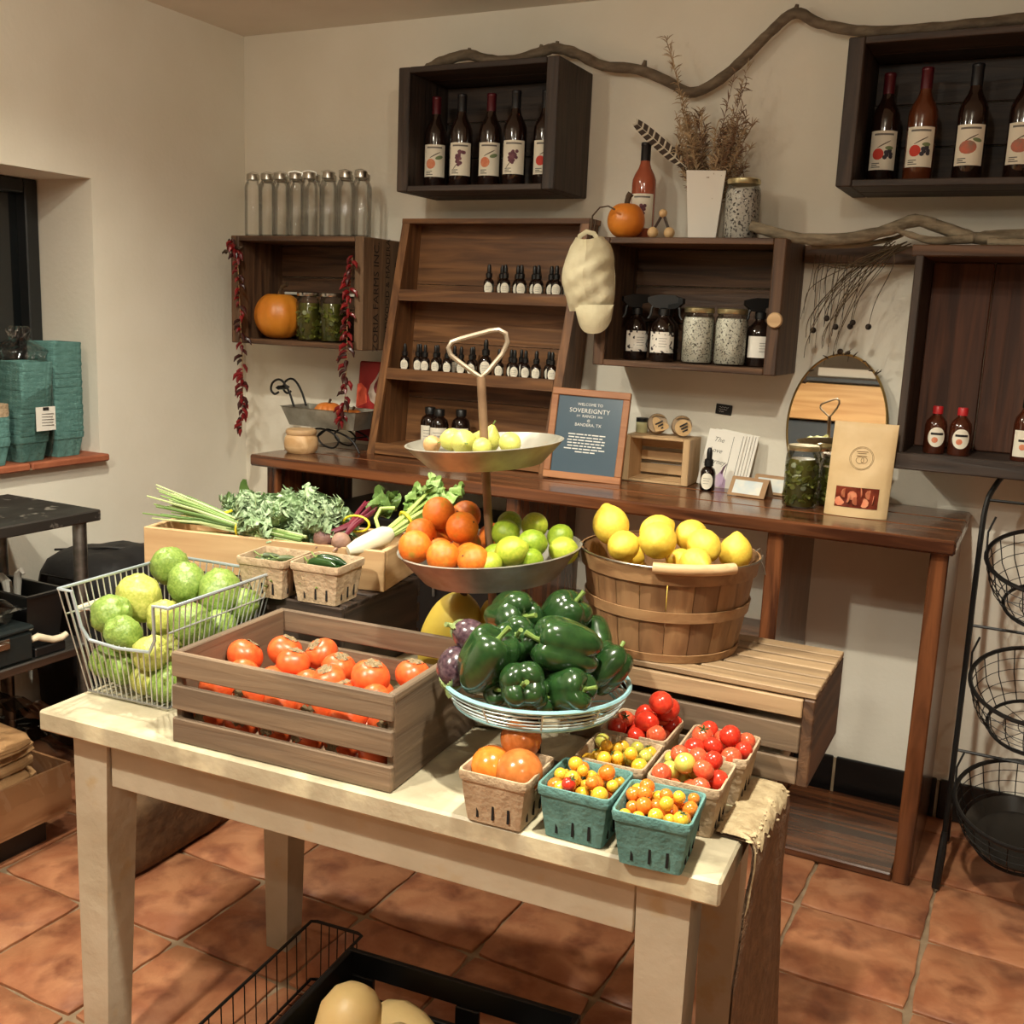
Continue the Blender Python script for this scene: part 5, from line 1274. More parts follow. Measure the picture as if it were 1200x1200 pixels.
spray('dark spray bottle with a floral label standing behind the other two', (1.765, -.085, 1.3275), 175)
spray('dark spray bottle with a plain white label by the crate\'s end with the disc', (2.066, -.135, 1.3275), 35, False)
# ---- branches
BARK = M('driftwood_bark', (128, 112, 92), (96, 82, 66), sc=(16, 50, 50), detail=6, rough=.85, bump=.5, bsc=70); BARKP = M('pale_driftwood', (156, 142, 118), (104, 92, 74), sc=(14, 60, 60), detail=6, rough=.8, bump=.5, bsc=70)
def knobbly(pts, r0, r1, sd, jr=.25, n=5):
    Q = smooth(pts, n); N_ = len(Q)
    return Q, [max(.002, (r0+(r1-r0)*k/(N_-1))*(1+jr*noise.noise((k*.55, sd, 0)))) for k in range(N_)]
br = thing('driftwood_branch', 'long gnarled grey-brown branch draped across the two upper crates', 'branch', (1.7, -.10, 2.2)); o0 = Vector((1.7, -.10, 2.19))
pts = [(.880, -.11, 2.225), (.93, -.11, 2.245), (1.03, -.11, 2.262), (1.10, -.10, 2.245), (1.20, -.10, 2.236), (1.30, -.10, 2.256), (1.345, -.10, 2.262), (1.42, -.10, 2.240), (1.49, -.06, 2.210), (1.60, -.05, 2.195), (1.70, -.05, 2.155), (1.775, -.05, 2.118), (1.85, -.05, 2.142), (1.93, -.05, 2.202), (2.00, -.05, 2.268), (2.070, -.05, 2.318), (2.14, -.05, 2.285), (2.25, -.07, 2.252), (2.35, -.10, 2.236), (2.48, -.10, 2.236), (2.62, -.10, 2.240), (2.80, -.10, 2.245)]
Q, rs = knobbly([Vector(p)-o0 for p in pts], .017, .014, 1); mb = MB(); mb.tube(Q, rs, 10); mb.build('main_limb', BARK, br)
mb = MB()
for p in ((1.03, 2.27), (1.345, 2.268), (1.29, 2.262), (2.07, 2.326), (1.62, 2.205)):
    mb.tube([Vector((p[0], -.10 if p[0] < 1.5 else -.05, p[1]-.012))-o0, Vector((p[0]+.006, -.105 if p[0] < 1.5 else -.052, p[1]+.014))-o0], [.012, .005], 7)
mb.build('twig_stub', BARK, br)['kind'] = 'stuff'
b2 = thing('driftwood_branch', 'pale twisted driftwood branch lying on the salt crate and the tall crate', 'branch', (2.4, -.15, 1.685)); o0 = Vector((2.4, -.15, 1.7))
for nm, pts, a, b in (('main_limb', [(2.030, -.19, 1.742), (2.10, -.19, 1.722), (2.18, -.19, 1.706), (2.30, -.18, 1.708), (2.40, -.18, 1.730), (2.472, -.18, 1.756), (2.54, -.18, 1.738), (2.62, -.18, 1.712), (2.70, -.18, 1.716), (2.85, -.18, 1.722)], .016, .018),
                      ('side_limb', [(2.62, -.20, 1.708), (2.53, -.225, 1.700), (2.47, -.225, 1.715), (2.43, -.23, 1.728)], .013, .006), ('side_limb', [(2.20, -.155, 1.690), (2.32, -.14, 1.694), (2.40, -.14, 1.708), (2.44, -.14, 1.722)], .010, .005), ('side_limb', [(2.66, -.21, 1.700), (2.74, -.22, 1.696), (2.85, -.22, 1.700)], .012, .010)):
    Q, rs = knobbly([Vector(p)-o0 for p in pts], a, b, len(pts)); mb = MB(); mb.tube(Q, rs, 10); mb.build(nm, BARKP, b2)
# ---- hanging dried stems with seed balls
ds = thing('dried_stem_spray', 'arching spray of thin dried stems with dark seed balls above the mirror', 'dried stems', (2.45, -.16, 1.685)); o0 = Vector((2.45, -.16, 1.685)); r_ = random.Random(9)
STEMD = M('dark_dry_stem', (92, 76, 52), (66, 54, 38), sc=(20, 20, 20), rough=.8); SEED = M('seed_ball', (52, 40, 30), (34, 26, 20), sc=(90, 90, 90), rough=.85, bump=.6)
balls = [(2.259, 1.475), (2.293, 1.452), (2.330, 1.466), (2.322, 1.455), (2.378, 1.456), (2.222, 1.440)]
for k in range(24):
    if k < 6: ex_, ez_ = balls[k]
    else: ex_, ez_ = r_.uniform(2.19, 2.30), r_.uniform(1.36, 1.56)
    y = -.16+r_.uniform(-.03, .06); sx = r_.uniform(2.40, 2.47)
    dy = min(-.03, y)
    midx = ex_+(sx-ex_)*r_.uniform(.25, .45)
    pts = [Vector((sx, -.17, 1.683+r_.uniform(-.01, .006))), Vector((midx+.04, (dy-.17)/2, 1.64-.25*(2.45-midx)*.5)), Vector((ex_+.012, dy, ez_+.07)), Vector((ex_, dy, ez_))]
    Q = smooth([p-o0 for p in pts], 5); mb = MB(); mb.tube(Q, [.0016-.0008*i/len(Q) for i in range(len(Q))], 4); so_ = mb.build('stem', STEMD, ds)
    if k < 6: MB().blob((.0085, .0085, .0085), lambda d, th, ph: 1+.08*noise.noise(d*7), 12, 8, TR(Vector((ex_, dy, ez_))-o0)).build('seed_ball', SEED, so_)
for k in range(10):
    x = 2.20+.015*k+r_.uniform(-.01, .01)
    MB().tube([Vector((x, -.10, 1.655))-o0, Vector((x-.01, -.08, 1.58))-o0, Vector((x-.02+r_.uniform(-.02, .02), -.06, 1.48-r_.uniform(0, .12)))-o0], [.0012, .001, .0006], 4).build('stem', STEMD, ds)
# ---- round mirror
mi = thing('round_mirror', 'round mirror with a thin brass rim and twig ornament leaning on the wall', 'mirror', (2.296, -.062, .9465), (R(-5), 0, 0))
MIR = M('mirror_glass', (232, 230, 224), rough=.015, metal=1)
MRX, MRZ = .142, .212
mb = MB(); n = 56
mb.add([(MRX*math.cos(2*PI*k/n), -.003, MRZ+.004+MRZ*math.sin(2*PI*k/n)) for k in range(n)], [tuple(range(n))], False); mb.build('mirror_glass', MIR, mi)
mb = MB(); mb.add([(MRX*math.cos(2*PI*k/n), .004, MRZ+.004+MRZ*math.sin(2*PI*k/n)) for k in range(n)], [tuple(reversed(range(n)))], False); mb.build('mirror_back', BLACK, mi)
mb = MB(); mb.tube([((MRX+.001)*math.cos(2*PI*k/n), 0, MRZ+.004+(MRZ+.0)*math.sin(2*PI*k/n)) for k in range(n)], .0042, 8, True); mb.build('brass_rim', M('brass', (176, 150, 96), rough=.3, metal=1), mi)
mb = MB()
for k in range(18):
    a = PI/2+r_.uniform(-.75, .75); p = Vector((MRX*math.cos(a), -.004, MRZ+.004+MRZ*math.sin(a)))
    mb.tube([p, p+Vector((r_.uniform(-.018, .018), r_.uniform(-.01, .0), r_.uniform(-.004, .018)))], [.0025, .0008], 4)
mb.blob((.009, .007, .009), None, 8, 6, TR((-.012, -.004, 2*MRZ+.012))); mb.blob((.006, .006, .006), None, 8, 6, TR((.012, -.004, 2*MRZ+.010)))
mb.build('twig_ornament', M('dark_ornament', (74, 60, 44), rough=.6), mi)['kind'] = 'stuff'
# ---- two red-capped bottles, one more at the edge
RCAP = M('red_cap', (190, 40, 44), rough=.4); AMBR = M('amber_brown_glass', (70, 32, 18), rough=.08, coat=.5)
def sauce(label, loc, rz, capm, tall=1.0, oval=True):
    t = thing('sauce_bottle', label, 'bottle', loc, R(rz))
    MB().lathe([(.001, 0), (.0275, 0), (.029, .003), (.029, .075*tall), (.026, .088*tall), (.014, .102*tall), (.011, .106*tall), (.011, .112*tall), (.001, .112*tall)], 22).build('bottle_body', AMBR, t)
    MB().lathe([(.001, .108*tall), (.0135, .108*tall), (.0135, .126*tall), (.012, .129*tall), (.001, .129*tall)], 18).build('cap', capm, t)
    mb = MB()
    if oval: cyl_disc(mb, .029, 0, .046, .023, .027, 24, .0006)
    else: cyl_patch(mb, .029, .012, .082, -1, 1, 12)
    lb_ = mb.build('paper_label', CREAM, t)
    cyl_bar(MB(), .029, -.015, .017, .052, .058, .0012).build('printed_title', PRINTK, lb_); cyl_disc(MB(), .029, -.004, .038, .008, .008, 12, .0012).build('printed_fruit', PEACH, lb_)
    return t
sauce('red-capped amber bottle with a round label by the tall crate\'s side panel', (2.583, -.165, 1.1225), 12, RCAP)
sauce('amber bottle with a round cream label and red cap, beside its twin', (2.646, -.165, 1.1225), 10, RCAP)
sauce('taller amber bottle with a long white label and black cap in the tall crate', (2.803, -.165, 1.1225), 5, BLACK, 1.3, False)
# ---- framed welcome sign
sg = thing('framed_sign', 'slate-blue framed welcome sign on the console', 'framed sign', (1.578, -.262, .9465), (R(-11), R(1.2), R(8)))
FRM = wood('frame_oak', (160, 104, 66), (178, 122, 80), 'x', rough=.45, bump=.08); SW, SH = .252, .285
SLATE = M('slate_blue_print', (78, 98, 112), (72, 92, 106), sc=(5, 5, 5), rough=.25)
for c, d in (((0, 0, .011), (SW, .016, .022)), ((0, 0, SH-.011), (SW, .016, .022))): MB().box(c, d, .002).build('frame_rail', FRM, sg)
for s_ in (-1, 1): MB().box((s_*(SW/2-.011), 0, SH/2), (.022, .016, SH-.0445), .002).build('frame_stile', FRM, sg)
pn = MB().box((0, .002, SH/2), (SW-.044, .006, SH-.044)).build('printed_panel', SLATE, sg)
WHT = M('white_print', (232, 232, 226), rough=.6)
def line(body, sz, z_, x=0, sp=1.0):
    tm = text_mb(body, sz, spacing=sp); mb = MB(); mb.add([(v[0]+x, -.0016, v[1]+z_) for v in tm.v], tm.f, False); return mb.build('lettering', WHT, pn)
line('WELCOME TO', .0125, .238); line('SOVEREIGNTY', .0195, .218, 0, 1.05); line('RANCH', .0125, .2015); line('EST', .008, .2015, -.034); line('2020', .008, .2015, .036); line('@', .010, .1885); line('BANDERA, TX', .0135, .174)
mb = MB(); r_ = random.Random(2)
for k, w in enumerate((.120, .116, .122, .120, .118, .138, .064)):
    x = -w/2; z_ = .142-.0092*k
    while x < w/2-.004:
        l_ = min(r_.uniform(.008, .024), w/2-x); mb.add([(x, -.0016, z_), (x+l_, -.0016, z_), (x+l_, -.0016, z_+.0036), (x, -.0016, z_+.0036)], [(0, 1, 2, 3)], False); x += l_+.003
mb.build('small_print', WHT, pn)['kind'] = 'stuff'
MB().box((0, .045, .09), (.05, .004, .19), 0, None, (R(-22), 0, 0)).build('easel_leg', BLACK, sg)
# ---- pine mini crate with tagged tins, small bottle behind the sign
mc = thing('mini_crate', 'small pale pine slatted crate lying on its side on the console', 'wooden crate', (1.775, -.085, .9465), R(2))
MW, MD_, MH = .215, .13, .145
for s_ in (-1, 1): MB().box((s_*(MW/2-.011), 0, MH/2), (.022, MD_, MH), .002).build('end_panel', WP('z'), mc)
for y in (-.047, -.015, .017, .049):
    for z_ in (.004, MH-.004): MB().box((0, y, z_), (MW-.0445, .026, .008), .001).build('slat', WP('x'), mc)
for z_ in (.030, .072, .114): MB().box((0, MD_/2-.004, z_), (MW-.0445, .007, .030), .001).build('back_slat', WP('x'), mc)
TAGK = M('kraft_tag', (206, 172, 124), (190, 154, 106), sc=(30, 30, 30), rough=.8); TINM = M('dull_tin', (150, 126, 96), (112, 92, 70), sc=(14, 14, 14), rough=.5, metal=.3)
for k, (x, lab) in enumerate(((1.752, 'round kraft gift tin with a heart-shaped tag on the mini crate'), (1.832, 'round kraft gift tin with a round tag on the mini crate'))):
    t = thing('gift_tin', lab, 'gift tin', (x, -.082, .9465+MH+.0005), R(22))
    MB().lathe([(.001, 0), (.030, 0), (.032, .003), (.032, .022), (.030, .025), (.001, .025)], 22, TR((0, .0, .0325), (PI/2-.25, 0, 0))).build('tin_body', TINM, t)
    mb = MB()
    if k == 0: mb.prism([(.026*math.sin(a)**3*1.1, .020*math.cos(a)-.008*math.cos(2*a)-.003*math.cos(3*a)) for a in [2*PI*i/28 for i in range(28)]], .0015, TR((.006, -.036, .034), (PI/2-.25, .5, 0)))
    else: mb.lathe([(.001, 0), (.026, 0), (.026, .0015), (.001, .0015)], 22, TR((.004, -.034, .032), (PI/2-.25, 0, 0)))
    tg_ = mb.build('tag', TAGK, t)
    for j in range(3):
        MB().box((.004+(.003*j), -.0385+.0012*j*0, .042-.009*j), (.026-.004*j, .001, .0045), 0, None, (-.25, -.5, 0)).build('printed_word', PRINTK, tg_)
    MB().tube([(-.018, -.026, .058), (-.006, -.03, .066), (.008, -.028, .064), (.02, -.024, .060)], .0022, 5).build('twine_bow', TWINE, t)
sv = thing('small_jar', 'small pale jar with a black lid behind the framed sign', 'jar', (1.690, -.050, .9465+MH+.0005)); MB().lathe([(.001, 0), (.018, 0), (.019, .003), (.019, .034), (.001, .034)], 18).build('jar_body', M('pale_balm', (206, 200, 150), rough=.3), sv); MB().lathe([(.001, .034), (.0195, .034), (.0195, .047), (.001, .047)], 18).build('lid', BLACK, sv)
wt = thing('wall_tag', 'small black handwritten price tag on the wall above the booklets', 'price tag', (1.942, -.0035, 1.182), (0, R(4), 0))
MB().box((0, 0, 0), (.052, .003, .032), .0012).build('tag_card', M('black_card', (20, 19, 19), rough=.7), wt)
mb = MB()
for z_, w in ((.007, .03), (0, .026), (-.007, .016)):
    mb.tube([(-.015+w*i/9, -.0022, z_+.0018*math.sin(i*2.3)) for i in range(10)], .0005, 4)
mb.build('chalk_writing', WHT, wt)
dropper('dropper bottle with a plain white label in front of the booklets', (1.952, -.158, .9465), 1.28, 8, name='dropper_bottle')
# booklets leaning on the wall
BKP = M('violet_print', (176, 140, 190), (226, 206, 214), sc=(14, 14, 14), lo=.3, hi=.6, rough=.7)
for k in range(3):
    t = thing('booklet', ('white booklet with flowing script and a violet figure leaning on the wall', 'white booklet half hidden behind the scripted one', 'rearmost white booklet leaning on the wall')[k], 'booklet', (1.955+.018*k, -.068+.006*k-.018, .9465), (R(-12), R(7), R(2)))
    MB().box((0, 0, .088), (.118, .0035, .176), .0008).build('pages', PAPERM, t)
    ln = MB(); ln.tube([(.022, -.0022, .012), (.022, -.0022, .165)], .0006, 4); ln.tube([(.05, -.0022, .012), (.05, -.0022, .172)], .0006, 4); ln.build('printed_rule', PRINTK, t)
    if k == 0:
        for s_, x, z_ in (('The', -.022, .146), ('Love', -.025, .112), ('Journey', -.018, .078)):
            tm = text_mb(s_, .021, shear=.35); mb = MB(); mb.add([(v[0]+x, -.0022, v[1]+z_) for v in tm.v], tm.f, False); mb.build('lettering', PRINTG, t)
        mb = MB(); mb.prism([(-.03, .002), (.03, .002), (.026, .028), (.016, .038), (.010, .062), (-.002, .040), (-.016, .030)], .0006, TR((.002, -.0018, 0), (PI/2, 0, 0))); mb.build('violet_figure', BKP, t)
        mb = MB(); mb.tube([(.010, -.0024, .045), (.014, -.0024, .066), (.020, -.0024, .078)], [.004, .003, .001], 5); mb.build('dark_figure', M('dark_mauve', (96, 62, 82), rough=.7), t)
# tent cards
KRAFT = M('kraft_card', (170, 136, 100), (156, 122, 88), sc=(20, 20, 20), rough=.8); PALEB = M('pale_watercolour', (226, 224, 212), (196, 208, 212), sc=(24, 24, 24), rough=.7)
for k, (x, y, lab) in enumerate(((2.090, -.175, 'folded kraft tent card with a pale printed panel beside the pickle jar'), (2.135, -.080, 'folded kraft tent card half hidden behind the other one'))):
    t = thing('tent_card', lab, 'tent card', (x, y, .9465), R(-8))
    for s_ in (-1, 1):
        MB().box((0, s_*.021, .027), (.115, .0018, .062), 0, None, (R(-s_*-33)*1 if False else R(33*s_), 0, 0)).build('card_face', KRAFT, t)
    MB().box((-.002, -.0222, .027), (.086, .0006, .044), 0, None, (R(-33), 0, 0)).build('printed_panel', PALEB, t)
pickle_jar('tall pickle jar with a gold lid and sliced jalapenos beside the kraft pouch', (2.252, -.262, .9465), .047, .175, 0, GOLD, 5, n=110)
pickle_jar('pickle jar half hidden behind the kraft pouch and the other jar', (2.325, -.180, .9465), .040, .150, 30, SILVER, 6)
# kraft pouch
KP = M('kraft_pouch_paper', (224, 196, 150), (212, 182, 134), sc=(10, 10, 10), rough=.55, bump=.3, bsc=18)
po = thing('kraft_pouch', 'kraft stand-up pouch with a stamped round logo and a window of dried fruit', 'pouch', (2.418, -.305, .9465), R(3))
PW, PH = .165, .255
def pou(u, v, s_=1):
    x = (u-.5)*PW*(1-.0*v); z_ = v*PH
    d = .030*math.sqrt(max(0, 1-v**1.6))*(math.sin(PI*u)**.5*.75+.25)+.0012
    cr = .0045*noise.noise((x*28, z_*22, 2*s_))*(math.sin(PI*u))*(1 if v < .82 else .2)
    return Vector((x+.006*(v-.5), -s_*(d+cr), z_))
mb = MB(); mb.grid(20, 26, lambda u, v: pou(u, v)); mb.grid(20, 26, lambda u, v: pou(1-u, v, -1)); mb.build('pouch_body', KP, po)
mb = MB(); mb.grid(8, 6, lambda u, v: pou(.16+.68*u, .10+.22*v)+Vector((0, -.0014, 0))); pw_ = mb.build('pouch_window', M('dark_fruit_window', (128, 56, 38), (96, 38, 28), sc=(40, 40, 40), rough=.12), po)
for k in range(9):
    u = .24+.065*k; v = .16+.07*(k % 2)+.02*(k % 3); p = pou(u, v)+Vector((0, -.0022, 0))
    mb = MB(); mb.lathe([(.001, -.0008), (.013, -.0008), (.013, .0008), (.001, .0008)], 9, TR(p, (PI/2+.1*(k % 3-1), .3*(k % 3-1), k))); mb.build('dried_slice', PEACH, pw_)
lg_ = pou(.52, .62)
mb = MB(); n = 30
for rr_ in (.031, .028): mb.tube([pou(.5+rr_*math.cos(2*PI*k/n)/PW, .63+rr_*math.sin(2*PI*k/n)/PH)+Vector((0, -.0012, 0)) for k in range(n)], .0004, 4, True)
mb.tube([pou(.5+(.010*math.cos(2*PI*k/14)-.004)/PW, .61+.009*math.sin(2*PI*k/14)/PH)+Vector((0, -.0012, 0)) for k in range(14)], .0005, 4, True)
mb.tube([pou(.5+(.008*math.cos(2*PI*k/14)+.007)/PW, .612+.008*math.sin(2*PI*k/14)/PH)+Vector((0, -.0012, 0)) for k in range(14)], .0005, 4, True)
for z_, w in ((.700, .030), (.682, .022), (.655, .026)): mb.tube([pou(.5-w/2/PW+w/PW*k/5, z_)+Vector((0, -.0012, 0)) for k in range(6)], .0008, 4)
mb.build('stamped_logo', M('brown_stamp_ink', (128, 98, 66), rough=.8), po)
# ================================================================ LEFT SIDE: steel table and clutter
stb = thing('steel_work_table', 'stainless steel work table with a lower shelf under the window', 'work table', (.27, -1.75, 0))
def sp(nm, c, d, m_=STEEL, bev=.004): return MB().box((c[0]-.27, c[1]+1.75, c[2]), d, bev).build(nm, m_, stb)
sp('table_top', (.270, -1.90, .834), (.396, 1.5, .032), STEELD)
sp('lower_shelf', (.270, -1.90, .452), (.396, 1.44, .026))
for x, y in ((.440, -1.205), (.100, -1.205), (.440, -2.58), (.100, -2.58)):
    MB().lathe([(.019, 0), (.0195, .02), (.0195, .82), (.019, .822)], 16, TR((x-.27, y+1.75, 0))).build('leg', STEEL, stb)
# bags behind it
BAGM = M('black_fabric', (30, 28, 28), (20, 19, 20), sc=(9, 9, 9), rough=.7, bump=.5, bsc=14)
def soft_box(mb, d, wob, sd, M_=None, pw=5):
    def fn(q, th, ph):
        k = (abs(q.x)**pw+abs(q.y)**pw+abs(q.z)**pw)**(-1/pw)
        return k*(1+wob*noise.noise(q*2.2+Vector((sd, 0, 0)))+wob*.5*noise.noise(q*6+Vector((sd, 3, 0))))
    mb.blob((d[0]/2, d[1]/2, d[2]/2), fn, 40, 26, M_); return mb
bg = thing('black_cooler_bag', 'slouched black fabric bag on the floor beyond the steel table', 'bag', (.215, -.885, 0), R(0))
soft_box(MB(), (.36, .40, .655), .035, 1, TR((0, 0, .328))).build('bag_body', BAGM, bg)
MB().tube([(-.10, -.196, .52), (-.06, -.215, .60), (.06, -.215, .60), (.10, -.196, .52)], .011, 6, flat=.3).build('strap', BAGM, bg)
MB().tube([(-.15, -.10, .645), (.0, -.02, .658), (.14, .08, .650)], .004, 6).build('zip', BLACK, bg)
# things on the lower shelf
SZ = .4655
def open_tray(rows_, name, mat, parent):
    vs = [p for r_ in rows_ for p in r_]; n = len(rows_)
    fs = [(i*4+k, i*4+(k+1) % 4, (i+1)*4+(k+1) % 4, (i+1)*4+k) for i in range(n-1) for k in range(4)]+[(3, 2, 1, 0), tuple(4*(n-1)+k for k in range(4))]
    mb = MB(); mb.add(vs, fs, False); return mb.build(name, mat, parent)
bi = thing('black_bin', 'deep black plastic bin holding white plastic pieces on the lower shelf', 'bin', (.265, -1.300, SZ))
open_tray([tray_f(.120, .052, 0), tray_f(.145, .064, .155), tray_f(.150, .068, .155), tray_f(.150, .068, .162), tray_f(.138, .058, .162), tray_f(.115, .048, .006)], 'bin_body', BLACK, bi)
WPL = M('white_plastic', (224, 220, 210), rough=.4)
wh = thing('white_hook', 'white curved plastic hook sticking out of the black bin', 'plastic hook', (.285, -1.295, SZ+.008))
MB().tube([(-.02, 0, .0), (-.01, 0, .06), (-.004, 0, .13), (0, .0, .165), (.008, -.004, .190), (.024, -.004, .203), (.034, -.004, .193)], [.010, .010, .010, .011, .010, .008, .004], 8).build('hook_arm', WPL, wh)
MB().tube([(-.02, 0, .0), (-.04, .006, .08), (-.06, .01, .15), (-.09, .012, .168)], [.01, .012, .014, .010], 8).build('hook_tail', WPL, wh)
bo = thing('black_toolbox', 'black lidded plastic box with a silver latch on the lower shelf', 'box', (.330, -1.590, SZ))
MB().box((0, 0, .042), (.262, .405, .084), .008).build('box_body', M('dark_green_black_plastic', (30, 36, 36), rough=.35), bo)
MB().box((0, 0, .092), (.270, .412, .016), .006).build('lid', M('dark_green_black_lid', (34, 40, 40), rough=.3), bo)
la = MB().box((.134, .10, .066), (.008, .05, .030), .002).build('latch', SILVER, bo); MB().tube([(.139, .078, .07), (.147, .088, .072), (.147, .112, .072), (.139, .122, .07)], .002, 6).build('latch_wire', SILVER, la)
cl = thing('clear_clamshell', 'clear plastic clamshell tray on top of the black toolbox', 'plastic tray', (.335, -1.535, SZ+.1010), R(8))
CLP = film('clear_plastic', (240, 242, 240), (186, 188, 186), .08, 1.6, .08)
open_tray([tray_f(.085, .10, 0), tray_f(.10, .12, .035), tray_f(.118, .138, .037), tray_f(.118, .138, .040), tray_f(.098, .118, .042), tray_f(.085, .10, .066), tray_f(.07, .085, .069)], 'tray_shell', CLP, cl)
kn = thing('cream_handled_tool', 'tool with a curved cream handle on the steel shelf behind the wire basket', 'tool', (.450, -1.330, SZ))
MB().tube([(-.004, -.055, .052), (-.002, -.035, .056), (0, -.012, .046), (.0, .012, .036), (.004, .038, .036), (.006, .055, .044)], [.008, .011, .010, .010, .010, .008], 10).build('handle', M('cream_handle', (226, 212, 182), rough=.4), kn)
MB().box((-.005, 0, .013), (.024, .10, .026), .003).build('black_case', BLACK, kn)
# low cardboard box with brown bags in clear film
CARD = M('cardboard', (168, 122, 82), (150, 106, 70), sc=(5, 5, 5), rough=.85)
cb = thing('cardboard_box', 'open brown cardboard box of flat paper bags on the floor under the steel table', 'cardboard box', (.365, -1.70, 0), R(0))
mb = MB()
for c, d in (((0, 0, .084), (.52, .56, .008)), ((.256, 0, .152), (.008, .56, .13)), ((-.256, 0, .152), (.008, .56, .13)), ((0, .276, .152), (.504, .008, .13)), ((0, -.276, .152), (.504, .008, .13))): mb.box(c, d)
mb.build('box_walls', CARD, cb)
MB().box((0, 0, .04), (.44, .46, .08), .004).build('dark_pallet', BLACK, cb)
KB = M('brown_paper_bag', (186, 144, 100), (168, 126, 84), sc=(8, 8, 8), rough=.8, bump=.1)
for k in range(7):
    t = tag(soft_box(MB(), (.44-.02*(k % 3), .46-.03*(k % 2), .030), .02, k, None, 8).build('paper_bag_bundle', KB, None, (.362+.01*(k % 2), -1.70+.012*(k % 3), .106+.031*k), (0, 0, R(4*(k % 3-1)))), 'flat bundle of brown paper bags stacked in the cardboard box', 'paper bags', 'brown paper bag bundles')
rf = random.Random(3)
def filmf(u, v):
    x = .10+.56*u; y = -2.0+.70*v
    z_ = .335+.012*noise.noise((x*16, y*16, 3))+.010*noise.noise((x*34, y*34, 1))-.16*max(0, u-.86)/.14-.10*max(0, v-.9)/.1
    return Vector((x, y, z_))
mb = MB(); mb.grid(44, 46, filmf)
tag(mb.build('plastic_film', film('crinkled_film', (252, 252, 250), (240, 240, 238), .07, .8, .04), None), 'crinkled clear plastic film spread over the paper bags', 'plastic film')
# brown sack on the floor behind the display table
SACK = M('brown_kraft_sack', (112, 84, 56), (90, 66, 44), sc=(6, 30, 30), rough=.85, bump=.3, bsc=40)
sk = thing('kraft_sack', 'brown paper sack lying on the tiles behind the display table leg', 'sack', (.862, -1.335, 0), R(2))
soft_box(MB(), (.15, .40, .20), .02, 7, TR((0, 0, .10)), 7).build('sack_body', SACK, sk)
MB().tube([(-.05, -.200, .12), (0, -.204, .124), (.05, -.200, .12)], .003, 5).build('seam', TWINE, sk)
# ---- stacks of empty pulp baskets on the sill
NT = pint_mesh('nested_basket_teal', PULPT, .118, .094, .072); NB = pint_mesh('nested_basket_tan', PULPB, .118, .094, .072)
SILLZ = .9285
rs_ = random.Random(5)
for (x, y, n, me_, lab, grp, tilt) in ((-.052, -.86, 42, NT, 'teal pulp basket nested in the tall stack against the window jamb', 'teal baskets stacked by the jamb', 0), (-.040, -1.010, 34, NT, 'teal pulp basket nested in the film-wrapped stack on the sill', 'teal baskets stacked in clear film', .02),
                                      (-.02, -1.165, 12, NT, 'teal pulp basket low in the part tan stack on the sill', 'teal baskets under the tan ones', 0)):
    for k in range(n):
        t = tag(put('pulp_basket', me_, None, (x+tilt*k*.05+rs_.uniform(-.0012, .0012), y+rs_.uniform(-.0012, .0012), SILLZ+.0008+k*.0073), (0, 0, R(3)+rs_.uniform(-.02, .02))), lab, 'berry basket', grp)
for k in range(5):
    tag(put('pulp_basket', NB, None, (-.02+rs_.uniform(-.001, .001), -1.165, SILLZ+.0008+(12+k)*.0073), (0, 0, R(3)+rs_.uniform(-.02, .02))), 'tan pulp basket on top of the low teal stack on the sill', 'berry basket', 'tan baskets on the low stack')
pf = thing('film_bag', 'clear crinkled plastic bag around a stack of teal baskets', 'plastic bag', (-.040, -1.010, SILLZ+.001))
def bagf(u, v):
    a = u*2*PI; H2 = .42; z_ = v*H2
    sq = (abs(math.cos(a))**6+abs(math.sin(a))**6)**(-1/6)
    w = (.068+.012*min(1, v/.2)) if v < .74 else max(.008, .078-(v-.74)*.27+.012*math.sin(v*40))
    n_ = .004*noise.noise((a*2.5, z_*22, 3))+.004*noise.noise((a*6, z_*50, 1))
    if v > .74: n_ *= 3
    off = .05*max(0, v-.74)
    return Vector(((w*sq+abs(n_))*math.cos(a)+off*.0, (w*sq+abs(n_))*math.sin(a)+off, z_))
mb = MB(); mb.grid(56, 48, bagf); mb.build('bag_film', film('bag_film_clear', (254, 254, 253), (248, 249, 248), .10, .4, .02), pf)
lbm = MB().box((.083, .030, .135), (.0015, .075, .075), 0, None, (0, 0, R(3))).build('paper_slip', PAPERM, pf)
mb = MB().box((.0845, .030, .166), (.001, .022, .010)); mb.build('barcode_block', PRINTK, lbm)
mb = MB()
for k in range(5): mb.box((.0843, .030, .150-.009*k), (.0006, .058-.006*(k % 2), .0022))
mb.build('printed_lines', PRINTG, lbm)['kind'] = 'stuff'
# ================================================================ UNDER THE TABLE: black tray crate with butternut squash
ub = thing('black_crate', 'low black plastic crate with slotted sides on the floor under the table', 'plastic crate', (1.975, -1.835, .0015), R(5))
UW, UD, UH = .50, .42, .16
for c, d in (((0, 0, .006), (UW-.02, UD-.02, .012)), ((0, UD/2-.006, .030), (UW, .012, .058)), ((0, UD/2-.006, UH-.027), (UW, .012, .052)), ((-UW/2+.03, UD/2-.006, UH/2-.0), (.06, .012, .05)), ((UW/2-.03, UD/2-.006, UH/2), (.06, .012, .05)), ((.02, UD/2-.006, UH/2), (.05, .012, .05)),
             ((-UW/2+.006, 0, UH/2), (.012, UD-.025, UH)), ((UW/2-.006, 0, UH/2), (.012, UD-.025, UH)), ((0, -UD/2+.006, UH/2), (UW, .012, UH))):
    MB().box(c, d, .002).build('crate_panel', BLACK, ub)
wt_ = thing('wire_tray', 'black wire tray beside the black crate under the table', 'wire tray', (1.655, -1.80, .0015), R(5))
mb = MB()
